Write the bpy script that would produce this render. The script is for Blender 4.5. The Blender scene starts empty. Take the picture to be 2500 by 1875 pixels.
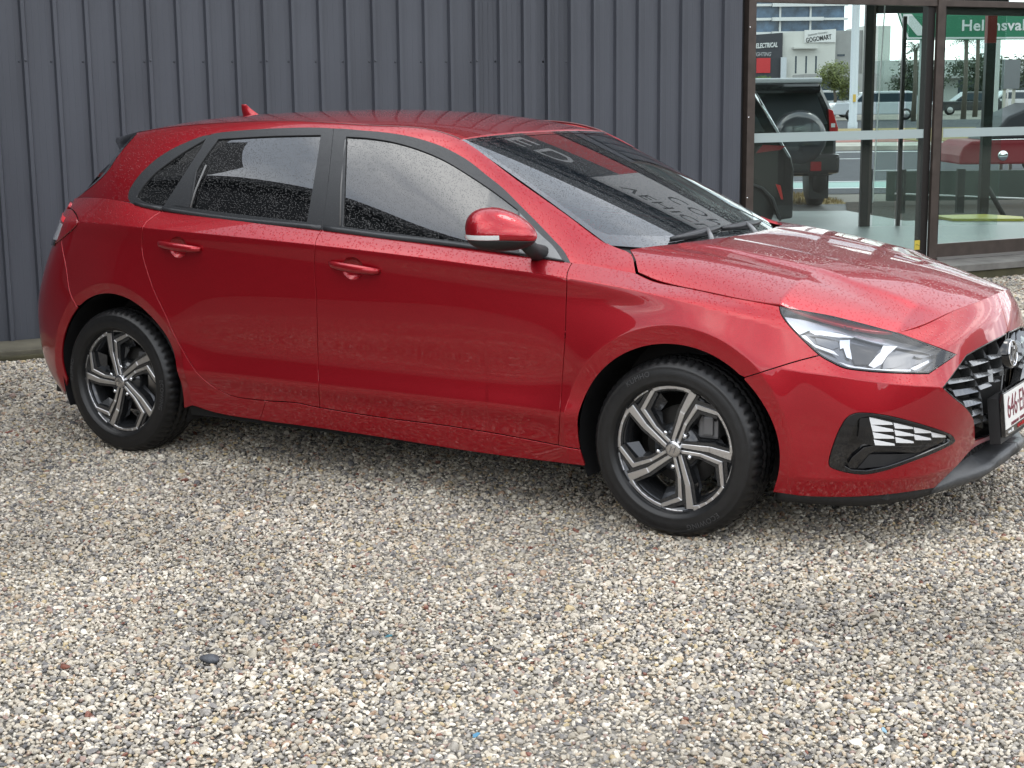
import bpy, bmesh, math, random
import numpy as np
from mathutils import Vector, Matrix
from mathutils.geometry import delaunay_2d_cdt
random.seed(7); rng = np.random.default_rng(7)
S = bpy.context.scene
COL = S.collection
R = math.radians
# ------------------------------------------------------------------ camera
cam = bpy.data.cameras.new('camera'); co = bpy.data.objects.new('camera', cam); COL.objects.link(co)
YAW, PITCH, ROLL, FPX = 0.5619, 0.184257, -0.01068, 3776.9
cam.sensor_width = 36; cam.lens = FPX/2500*36; cam.clip_start = .05; cam.clip_end = 2000
fw = Vector((-math.sin(YAW)*math.cos(PITCH), math.cos(YAW)*math.cos(PITCH), -math.sin(PITCH)))
rt0 = Vector((math.cos(YAW), math.sin(YAW), 0)); up0 = rt0.cross(fw)
rt = math.cos(ROLL)*rt0+math.sin(ROLL)*up0; up = -math.sin(ROLL)*rt0+math.cos(ROLL)*up0
M = Matrix((rt, up, -fw)).transposed().to_4x4(); M.translation = Vector((4.9356, -5.5336, 1.5117))
co.matrix_world = M; S.camera = co
# ------------------------------------------------------------------ sky: broken overcast
W = bpy.data.worlds.new('World'); S.world = W; W.use_nodes = True
nt = W.node_tree; N_ = nt.nodes; Lk = nt.links
bg = N_['Background']
SUN_EL, SUN_ROT = R(62), R(35)
sky = N_.new('ShaderNodeTexSky'); sky.sky_type = 'NISHITA'; sky.sun_disc = False
sky.sun_elevation = SUN_EL; sky.sun_rotation = SUN_ROT; sky.air_density = 1.2; sky.dust_density = 2.5
tc = N_.new('ShaderNodeTexCoord'); sep = N_.new('ShaderNodeSeparateXYZ'); Lk.new(tc.outputs['Generated'], sep.inputs[0])
zc_ = N_.new('ShaderNodeMath'); zc_.operation = 'MAXIMUM'; zc_.inputs[1].default_value = .06; Lk.new(sep.outputs['Z'], zc_.inputs[0])
dv = N_.new('ShaderNodeVectorMath'); dv.operation = 'DIVIDE'; cb = N_.new('ShaderNodeCombineXYZ')
for i in range(3): Lk.new(zc_.outputs[0], cb.inputs[i])
Lk.new(tc.outputs['Generated'], dv.inputs[0]); Lk.new(cb.outputs[0], dv.inputs[1])
def wnoise(scale, det, rough, dist, off, sc=(1, 1, .2)):
    mp = N_.new('ShaderNodeMapping'); mp.inputs['Location'].default_value = off; mp.inputs['Scale'].default_value = sc
    n = N_.new('ShaderNodeTexNoise'); n.inputs['Scale'].default_value = scale; n.inputs['Detail'].default_value = det
    n.inputs['Roughness'].default_value = rough; n.inputs['Distortion'].default_value = dist
    Lk.new(dv.outputs[0], mp.inputs[0]); Lk.new(mp.outputs[0], n.inputs['Vector']); return n.outputs['Fac']
n1 = wnoise(1.15, 7, .52, .45, (5.7, 2.9, 0), (1.0, .45, .2)); n2 = wnoise(.35, 3, .5, .2, (7, 2, 1))
cov = N_.new('ShaderNodeValToRGB'); cov.color_ramp.elements[0].position = .30; cov.color_ramp.elements[1].position = .42
Lk.new(n2, cov.inputs[0])
shade = N_.new('ShaderNodeValToRGB'); cr_ = shade.color_ramp
cr_.elements[0].position = .38; cr_.elements[0].color = (12.5, 13.8, 15.8, 1)
cr_.elements[1].position = .64; cr_.elements[1].color = (36, 36, 35.6, 1)
e_ = cr_.elements.new(.50); e_.color = (19, 19.8, 21, 1)
Lk.new(n1, shade.inputs[0])
mx = N_.new('ShaderNodeMixRGB'); Lk.new(cov.outputs[0], mx.inputs[0]); Lk.new(sky.outputs[0], mx.inputs[1]); Lk.new(shade.outputs[0], mx.inputs[2])
Lk.new(mx.outputs[0], bg.inputs['Color']); bg.inputs['Strength'].default_value = .105
# ------------------------------------------------------------------ sun behind thin cloud
sl = bpy.data.lights.new('sun', 'SUN'); sl.energy = .7; sl.angle = R(18); sl.color = (1, .96, .9)
so = bpy.data.objects.new('sun', sl); COL.objects.link(so)
az = SUN_ROT; sd = Vector((math.sin(az)*math.cos(SUN_EL), math.cos(az)*math.cos(SUN_EL), math.sin(SUN_EL)))
so.rotation_euler = sd.to_track_quat('Z', 'Y').to_euler()
S.view_settings.view_transform = 'Standard'; S.view_settings.look = 'None'; S.view_settings.gamma = 1
S.view_settings.use_curve_mapping = False; S.view_settings.exposure = 0.0
S.cycles.max_bounces = 8; S.cycles.transparent_max_bounces = 16; S.cycles.sample_clamp_indirect = 6
S.cycles.caustics_reflective = False; S.cycles.caustics_refractive = False
# ================================================================== helpers
def tag(o, label=None, cat=None, group=None, kind=None):
    if label: o['label'] = label
    if cat: o['category'] = cat
    if group: o['group'] = group
    if kind: o['kind'] = kind
    return o
def empty(name, loc=(0, 0, 0), rz=0):
    o = bpy.data.objects.new(name, None); COL.objects.link(o); o.location = loc; o.rotation_euler = (0, 0, rz); o.empty_display_size = .1; return o
def link(name, me, parent=None, loc=None):
    o = bpy.data.objects.new(name, me); COL.objects.link(o)
    if parent: o.parent = parent
    if loc: o.location = loc
    return o
def mat(name, color=(.5, .5, .5), rough=.5, metal=0., coat=0., spec=.5, emit=None, estr=1., alpha=1., coatr=.03, trans=0.):
    m = bpy.data.materials.new(name); m.use_nodes = True; p = m.node_tree.nodes['Principled BSDF']
    p.inputs['Base Color'].default_value = (*color, 1); p.inputs['Roughness'].default_value = rough
    p.inputs['Metallic'].default_value = metal; p.inputs['Coat Weight'].default_value = coat; p.inputs['Coat Roughness'].default_value = coatr
    p.inputs['Specular IOR Level'].default_value = spec; p.inputs['Alpha'].default_value = alpha; p.inputs['Transmission Weight'].default_value = trans
    if emit: p.inputs['Emission Color'].default_value = (*emit, 1); p.inputs['Emission Strength'].default_value = estr
    return m
class NT:
    def __init__(s, m): s.m = m; s.t = m.node_tree; s.p = s.t.nodes['Principled BSDF']
    def n(s, typ, **kw):
        x = s.t.nodes.new(typ)
        for k, v in kw.items():
            if k in x.inputs: x.inputs[k].default_value = v
            else: setattr(x, k, v)
        return x
    def l(s, a, b): s.t.links.new(a, b)
def noisy(m, scale=8, amt=.25, rough_amt=.1, bump=0., bscale=None, coord='Object', detail=5, stretch=(1, 1, 1), dist=.002):
    """grain: varies colour and roughness around the material's own, optional bump"""
    k = NT(m); tcn = k.n('ShaderNodeTexCoord'); mp = k.n('ShaderNodeMapping'); mp.inputs['Scale'].default_value = stretch
    k.l(tcn.outputs[coord], mp.inputs[0])
    nz = k.n('ShaderNodeTexNoise'); nz.inputs['Scale'].default_value = scale; nz.inputs['Detail'].default_value = detail
    k.l(mp.outputs[0], nz.inputs['Vector'])
    c0 = list(k.p.inputs['Base Color'].default_value)
    rp = k.n('ShaderNodeValToRGB'); rp.color_ramp.elements[0].position = .3; rp.color_ramp.elements[1].position = .7
    rp.color_ramp.elements[0].color = (*[v*(1-amt) for v in c0[:3]], 1); rp.color_ramp.elements[1].color = (*[min(1, v*(1+amt)) for v in c0[:3]], 1)
    k.l(nz.outputs['Fac'], rp.inputs[0]); k.l(rp.outputs[0], k.p.inputs['Base Color'])
    r0 = k.p.inputs['Roughness'].default_value
    mr = k.n('ShaderNodeMapRange'); mr.inputs['To Min'].default_value = max(0, r0-rough_amt); mr.inputs['To Max'].default_value = min(1, r0+rough_amt)
    k.l(nz.outputs['Fac'], mr.inputs['Value']); k.l(mr.outputs[0], k.p.inputs['Roughness'])
    if bump:
        nb = k.n('ShaderNodeTexNoise'); nb.inputs['Scale'].default_value = bscale or scale*4; nb.inputs['Detail'].default_value = 4
        k.l(mp.outputs[0], nb.inputs['Vector'])
        b = k.n('ShaderNodeBump'); b.inputs['Strength'].default_value = bump; b.inputs['Distance'].default_value = dist
        k.l(nb.outputs['Fac'], b.inputs['Height']); k.l(b.outputs[0], k.p.inputs['Normal'])
    return m
class MB:
    """collects simple shapes into ONE mesh"""
    def __init__(s): s.v = []; s.f = []; s.sm = []
    def add(s, v, f, smooth=False):
        o = len(s.v); s.v += [tuple(map(float, p)) for p in v]; s.f += [tuple(i+o for i in q) for q in f]; s.sm += [smooth]*len(f); return s
    def box(s, a, b, M_=None):
        x0, y0, z0 = a; x1, y1, z1 = b
        v = [(x0,y0,z0),(x1,y0,z0),(x1,y1,z0),(x0,y1,z0),(x0,y0,z1),(x1,y0,z1),(x1,y1,z1),(x0,y1,z1)]
        if M_ is not None: v = [M_ @ Vector(p) for p in v]
        return s.add(v, [(0,3,2,1),(4,5,6,7),(0,1,5,4),(1,2,6,5),(2,3,7,6),(3,0,4,7)])
    def prism(s, poly, ax, a, b, smooth=False):
        """poly of 2-D points, extruded along axis ax from a to b"""
        n = len(poly)
        def P(p, h):
            q = [p[0], p[1]]; q.insert(ax, h); return q
        v = [P(p, a) for p in poly]+[P(p, b) for p in poly]
        f = [tuple(range(n)), tuple(range(2*n-1, n-1, -1))]+[(i, i+n, (i+1) % n+n, (i+1) % n) for i in range(n)]
        return s.add(v, f, smooth)
    def lathe(s, prof, n=32, M_=None, smooth=True, closed=False):
        """prof: (radius, height) revolved about z"""
        v = []; f = []
        for i in range(n):
            a = 2*math.pi*i/n
            for r, h in prof: v.append(Vector((r*math.cos(a), r*math.sin(a), h)))
        m = len(prof)
        for i in range(n):
            for j in range(m-1 if not closed else m):
                k = (j+1) % m
                f.append((i*m+j, ((i+1) % n)*m+j, ((i+1) % n)*m+k, i*m+k))
        if M_ is not None: v = [M_ @ p for p in v]
        return s.add(v, f, smooth)
    def tube(s, pts, r, n=8, smooth=True, cap=True):
        pts = [Vector(p) for p in pts]; v = []; f = []; rr = r if isinstance(r, (list, tuple)) else [r]*len(pts)
        prev = None
        for i, p in enumerate(pts):
            t = (pts[min(i+1, len(pts)-1)]-pts[max(i-1, 0)]).normalized()
            a = t.orthogonal().normalized() if prev is None else (prev-t*prev.dot(t)).normalized()
            prev = a; b = t.cross(a)
            for k in range(n):
                q = 2*math.pi*k/n; v.append(p+(a*math.cos(q)+b*math.sin(q))*rr[i])
        for i in range(len(pts)-1):
            for k in range(n): f.append((i*n+k, i*n+(k+1) % n, (i+1)*n+(k+1) % n, (i+1)*n+k))
        if cap: f += [tuple(range(n-1, -1, -1)), tuple(range((len(pts)-1)*n, len(pts)*n))]
        return s.add(v, f, smooth)
    def build(s, name, m, parent=None, bevel=0, loc=None, seg=2):
        me = bpy.data.meshes.new(name); me.from_pydata(s.v, [], s.f)
        for i, p in enumerate(me.polygons): p.use_smooth = s.sm[i]
        bm = bmesh.new(); bm.from_mesh(me); bmesh.ops.recalc_face_normals(bm, faces=bm.faces)
        if bevel:
            bmesh.ops.bevel(bm, geom=[e for e in bm.edges if len(e.link_faces) == 2 and e.calc_face_angle(0) > .5], offset=bevel, segments=seg, affect='EDGES', profile=.6)
        bm.to_mesh(me); bm.free()
        for mm in (m if isinstance(m, (list, tuple)) else [m]): me.materials.append(mm)
        return link(name, me, parent, loc)
def text_mesh(txt, size, extrude=.001, shear=0., offset=0., space=1.):
    cu = bpy.data.curves.new('t', 'FONT'); cu.body = txt; cu.size = size; cu.extrude = extrude; cu.align_x = 'CENTER'; cu.align_y = 'CENTER'
    cu.shear = shear; cu.offset = offset; cu.space_character = space; cu.resolution_u = 3
    o = bpy.data.objects.new('t', cu); COL.objects.link(o); dg = bpy.context.evaluated_depsgraph_get()
    me = bpy.data.meshes.new_from_object(o.evaluated_get(dg)); bpy.data.objects.remove(o); bpy.data.curves.remove(cu); return me
# ---------------------------------------------------------------- body surfaces of the red hatchback
# car frame: x forward (rear axle 0, front axle 2.65), y < 0 the side that faces the camera, z up; metres
def nspline(X, Y, xq, clamp0=False, clamp1=False):
    X = np.asarray(X, float); Y = np.asarray(Y, float); n = len(X)
    h = np.diff(X); A = np.zeros((n, n)); R = np.zeros((n,) + Y.shape[1:])
    d = np.diff(Y, axis=0) / h.reshape((-1,) + (1,) * (Y.ndim - 1))
    for i in range(1, n - 1):
        A[i, i-1] = h[i-1]; A[i, i] = 2*(h[i-1]+h[i]); A[i, i+1] = h[i]; R[i] = 6*(d[i]-d[i-1])
    if clamp0: A[0, 0] = 2*h[0]; A[0, 1] = h[0]; R[0] = 6*d[0]
    else: A[0, 0] = 1
    if clamp1: A[-1, -1] = 2*h[-1]; A[-1, -2] = h[-1]; R[-1] = -6*d[-1]
    else: A[-1, -1] = 1
    M = np.linalg.solve(A, R.reshape(n, -1)).reshape(R.shape)
    xq = np.asarray(xq, float); i = np.clip(np.searchsorted(X, xq) - 1, 0, n-2)
    e = (1,) * (Y.ndim - 1)
    a = (X[i+1]-xq); b = (xq-X[i]); hh = h[i]
    r = lambda t: t.reshape(t.shape + e)
    return (r(a**3/(6*hh)) * M[i] + r(b**3/(6*hh)) * M[i+1]
            + r(a/hh) * Y[i] + r(b/hh) * Y[i+1] - r(a*hh/6) * M[i] - r(b*hh/6) * M[i+1])
ZL = [.16, .30, .45, .60, .75, .90, 1.08]
def _c(v): return [v]*7
ST = [  # stations from the middle of the tail to the middle of the nose: (x at each level), (half width at each level)
 ([-.66,-.75,-.78,-.785,-.75,-.69,-.65], _c(0)),
 ([-.65,-.74,-.77,-.775,-.735,-.67,-.63], _c(.32)),
 ([-.60,-.70,-.735,-.735,-.69,-.62,-.575], _c(.56)),
 ([-.53,-.62,-.655,-.65,-.605,-.545,-.49], [.69,.715,.725,.728,.72,.695,.63]),
 ([-.39,-.46,-.485,-.48,-.46,-.43,-.40], [.785,.81,.82,.822,.82,.795,.73]),
 (_c(-.22), [.82,.845,.855,.860,.860,.85,.80]),
 (_c(0), [.835,.858,.868,.876,.879,.872,.84]),
 (_c(.4), [.84,.865,.877,.888,.891,.887,.865]),
 (_c(.9), [.842,.868,.881,.892,.8960,.892,.875]),
 (_c(1.4), [.842,.868,.882,.893,.8970,.893,.875]),
 (_c(1.9), [.842,.867,.881,.891,.894,.888,.865]),
 (_c(2.3), [.840,.865,.878,.885,.884,.872,.85]),
 (_c(2.65), [.838,.862,.872,.874,.866,.848,.82]),
 (_c(2.92), [.832,.855,.861,.858,.842,.815,.78]),
 ([3.10,3.12,3.12,3.10,3.07,3.03,2.99], [.805,.828,.832,.822,.798,.765,.72]),
 ([3.25,3.28,3.285,3.255,3.21,3.15,3.08], [.745,.772,.775,.758,.733,.70,.65]),
 ([3.35,3.395,3.405,3.38,3.33,3.26,3.17], [.65,.672,.672,.655,.63,.60,.56]),
 ([3.42,3.47,3.485,3.465,3.42,3.345,3.25], [.50,.52,.52,.505,.485,.46,.43]),
 ([3.455,3.505,3.53,3.52,3.485,3.42,3.33], [.27,.28,.28,.28,.27,.26,.25]),
 ([3.465,3.515,3.545,3.545,3.51,3.445,3.36], _c(0)),
]
_X = np.array([s[0] for s in ST], float); _Yh = np.array([s[1] for s in ST], float)
_p = np.stack([_X[:, 3], _Yh[:, 3]], 1)
USTN = np.concatenate([[0], np.cumsum(np.hypot(*np.diff(_p, axis=0).T))])
ULEN = USTN[-1]
def _base(u, z):
    u = np.asarray(u, float); z = np.asarray(z, float)
    P = nspline(ZL, np.stack([_X.T, _Yh.T], -1), z)          # (N, nst, 2)
    out = np.empty((len(u), 2))
    # spline along u with per-row values: precompute the spline operator
    n = len(USTN)
    B = nspline(USTN, np.eye(n), u); Bx = nspline(USTN, np.eye(n), u, True, True)
    out = np.stack([np.einsum('ij,ij->i', Bx, P[:, :, 0]), np.einsum('ij,ij->i', B, P[:, :, 1])], 1)
    return out
def u_of_x(x):   # on the side
    return np.interp(x, _X[3:17, 3], USTN[3:17])
# shoulder crease height and top line (belt, wing top, bonnet edge) along u
_zc = np.array([(0,.99),(.6,.99),(u_of_x(-.5),.985),(u_of_x(-.28),.992),(u_of_x(.25),.985),(u_of_x(1.12),.955),(u_of_x(1.7),.925),(u_of_x(2.235),.885),(u_of_x(2.44),.865),
                (u_of_x(2.6),.842),(u_of_x(2.85),.79),(u_of_x(3.10),.735),(u_of_x(3.3),.68),(USTN[17],.67),(USTN[18],.70),(ULEN,.72)])
def ZC(u): return nspline(_zc[:, 0], _zc[:, 1], u)
_T = [(-.64,0,1.0),(-.63,-.3,1.02),(-.565,-.52,1.055),(-.447,-.66,1.080),(-.20,-.745,1.094),(0,-.785,1.085),(.25,-.805,1.057),(.6,-.822,1.038),(1.1,-.832,1.009),(1.7,-.83,.970),
      (2.0,-.825,.949),(2.235,-.815,.930),(2.46,-.780,.900),(2.52,-.792,.883),(2.655,-.800,.864),(2.82,-.800,.842),(2.99,-.790,.821),(3.17,-.72,.775),(3.327,-.605,.736),(3.43,-.384,.776),(3.475,-.2,.796),(3.49,0,.805)]
_Tu = np.array([0,.3,.56,u_of_x(-.5),u_of_x(-.24),u_of_x(-.02),u_of_x(.25),u_of_x(.6),u_of_x(1.1),u_of_x(1.7),u_of_x(2.0),u_of_x(2.235),u_of_x(2.46),u_of_x(2.53),u_of_x(2.67),u_of_x(2.85),u_of_x(3.03),
                u_of_x(3.22),USTN[16]-.005,USTN[17]+.06,USTN[18]+.03,ULEN])
_Ta = np.array(_T)
def TL(u): return np.stack([nspline(_Tu, _Ta[:, 0], u, False, True), nspline(_Tu, _Ta[:, 1], u), nspline(_Tu, _Ta[:, 2], u, False, True)], -1)
STRIP = .10   # nominal height of the strip between shoulder crease and top line in surface coordinates
def VT(u): return ZC(u) + STRIP
def sstep(a, b, x):
    t = np.clip((x-a)/(b-a), 0, 1); return t*t*(3-2*t)
WZ = .325
def _lower(u, z):
    """point of the lower body at real height z, before the strip"""
    b = _base(u, z); e = 2e-3
    bp = _base(u+e, z); bm = _base(u-e, z)
    t = bp-bm; t /= np.linalg.norm(t, axis=1)[:, None]
    nrm = np.stack([t[:, 1]*1, -t[:, 0]], 1) * -1               # outward in (x, half-width) plane
    x, h = b[:, 0], b[:, 1]
    zc = ZC(u)
    side = sstep(-.3, .15, x) * (1-sstep(2.15, 2.5, x))
    d = np.zeros_like(u)
    # crisp line: the panel just below the shoulder crease is pulled in a little
    k = (zc-z)
    cr = sstep(u_of_x(-.55), u_of_x(-.3), u) * (1-sstep(u_of_x(2.45), u_of_x(2.8), u))
    d += cr * .010*np.exp(-(k/.05)**2)
    # door: hollow above the sill with a ledge below it
    d += side * (.012*np.exp(-((z-.40)/.045)**2) - .008*np.exp(-((z-.53)/.07)**2))
    # wheel arch flares
    for xc in (0., 2.65):
        rho = np.hypot(x-xc, z-WZ); R0 = .420
        up = sstep(-.25, .15, z-WZ+.12)
        d += np.where(rho > R0, .020*np.exp(-((np.clip(rho-R0, 0, None))/.09)**1.25), np.clip(.020-.12*(R0-rho), -.02, .02)) * up * np.where(abs(x-xc) < .75, 1, 0)
    # bumper crease under the headlight
    zb = BCR(u); w = sstep(u_of_x(2.93), u_of_x(3.12), u)
    dz = z-zb
    d += w * np.where(dz > 0, .015*np.exp(-(dz/.08)), .015*(1-np.clip(-dz/.20, 0, 1))**1.4)
    # lower front lip crease
    zl = np.interp(u, [u_of_x(2.9), u_of_x(3.2), u_of_x(3.39), ULEN], [.275, .262, .262, .255]); wl = sstep(u_of_x(2.98), u_of_x(3.15), u)
    dz = z-zl
    d += wl * np.where(dz > 0, .016*np.exp(-(dz/.06)), .016*np.exp(-(-dz/.10)))
    # rear bumper lower
    wr = 1-sstep(u_of_x(-.45), u_of_x(-.30), u)
    P = np.stack([x + nrm[:, 0]*d, -(h + nrm[:, 1]*d), z], 1)
    return P
_bc = np.array([(u_of_x(2.9),.640),(4.48,.624),(4.64,.607),(4.81,.581),(4.92,.566),(5.0,.552),(5.2,.53),(ULEN,.51)])
def BCR(u): return np.interp(u, _bc[:, 0], _bc[:, 1])
def SA(u, v):
    u = np.asarray(u, float); v = np.asarray(v, float)
    zc = ZC(u); low = v <= zc
    P = _lower(u, np.minimum(v, zc))
    up = ~low
    if up.any():
        uu = u[up]; w = ((v[up]-zc[up])/STRIP)[:, None]
        P0 = _lower(uu, zc[up]); Pm = _lower(uu, zc[up]-.02); T = TL(uu)
        D = T-P0; L = np.linalg.norm(D, axis=1)[:, None]
        t0 = (P0-Pm)/.02*L
        k = (sstep(u_of_x(-.55), u_of_x(-.3), uu) * (1-sstep(u_of_x(2.55), u_of_x(2.9), uu)))[:, None]  # 1 = crisp
        t0 = t0*(1-k) + D*k
        t1 = D*1.0
        h00 = 2*w**3-3*w**2+1; h10 = w**3-2*w**2+w; h01 = -2*w**3+3*w**2; h11 = w**3-w**2
        Q = h00*P0+h10*t0+h01*T+h11*t1
        # slightly crowned strip
        Q[:, 1] -= (4*w*(1-w))[:, 0]*.004*k[:, 0]
        P[up] = Q
    return P
# ---- bonnet: height field
_hx = [2.2,2.4,2.655,2.82,2.99,3.2,3.33,3.45,3.56]
def SH(x, y):
    x = np.asarray(x, float); y = np.asarray(y, float)
    c = nspline(_hx, [1.01,.995,.968,.944,.917,.879,.849,.815,.775], x)
    a = np.interp(x, _hx, [.02,.03,.04,.05,.07,.20,.30,.30,.30])
    b = np.interp(x, _hx, [.08,.083,.079,.070,.050,.047,.03,.035,.04]); n = np.interp(x, _hx, [10,10,8,7,6,4,4,4,4])
    ay = np.abs(y)
    z = c-a*ay*ay-b*(ay/.8)**n
    # raised middle with two creases running to the nose
    yk = np.interp(x, [2.4,2.6,3.06,3.3,3.5], [.50,.46,.44,.42,.40]); f = sstep(2.4,2.6,x)*(1-sstep(3.25,3.48,x))
    z += f*.006*(1-sstep(0,.05,ay-yk+.025)) + f*(-.004)*np.exp(-((ay-yk-.07)/.05)**2)
    yk2 = yk*.45; z += f*.002*(sstep(0,.06,ay-yk2))
    return np.stack([x, y, z], 1)
# ---- body side above the belt: section curves from belt to roof gutter / windscreen edge
_gx = np.array([-.62,-.45,-.25,0,.4,.8,1.2,1.59,1.8,2.0,2.15,2.30,2.46])
_gT = np.array([(.48,1.275),(.515,1.318),(.545,1.352),(.565,1.385),(.578,1.412),(.583,1.420),(.580,1.402),(.570,1.350),(.607,1.243),(.642,1.140),(.668,1.063),(.690,.988),(.705,.955)])
_gB = np.array([(.585,1.065),(.655,1.080),(.730,1.092),(.785,1.085),(.812,1.050),(.827,1.028),(.832,1.003),(.831,.9775),(.829,.963),(.825,.949),(.820,.937),(.806,.922),(.780,.900)])
def SG(x, w):
    x = np.asarray(x, float); w = np.asarray(w, float)
    T = nspline(_gx, _gT, x); B = nspline(_gx, _gB, x)
    hh = T[:, 1]-B[:, 1]
    oy = np.minimum(.078, hh*.28); oz = np.minimum(.030, hh*.14)
    P2 = T+np.stack([oy, -oz], 1)
    P1 = B+.36*(P2-B); P1[:, 0] += .014
    t = (w/.45)[:, None]
    q = (1-t)**3*B+3*(1-t)**2*t*P1+3*(1-t)*t*t*P2+t**3*T
    return np.stack([x, -q[:, 0], q[:, 1]], 1)
# ---- roof: q across (-1..1)
_rx = [-.62,-.45,-.25,0,.4,.8,1.2,1.5,1.66]
def SR(x, y):
    x = np.asarray(x, float); y = np.asarray(y, float)
    T = nspline(_gx[:9], _gT[:9], x)
    c = nspline(_rx, [1.306,1.345,1.385,1.424,1.450,1.457,1.438,1.396,1.362], x)
    yt = np.interp(x, _gx[:8], _gT[:8, 0]); zt = nspline(_gx[:8], _gT[:8, 1], np.minimum(x, 1.66))
    r = np.clip(np.abs(y)/yt, 0, 1.2)
    z = c+(zt-c)*(.55*r**2+.45*r**4)
    return np.stack([x, y, z], 1)
# ---- windscreen: t 0 top .. 1 bottom, q across
def SW(t, q):
    t = np.asarray(t, float); q = np.asarray(q, float)
    xc = 1.625+(2.475-1.625)*t; zc = 1.366+(.965-1.366)*t+.018*4*t*(1-t)*.6
    xe = 1.592+(2.30-1.592)*t; ze = 1.349+(.985-1.349)*t+.010*4*t*(1-t)*.6; ye = .570+(.697-.570)*t
    a = .65*q**2+.35*q**4
    return np.stack([xc+(xe-xc)*a, q*ye, zc+(ze-zc)*a], 1)
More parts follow.
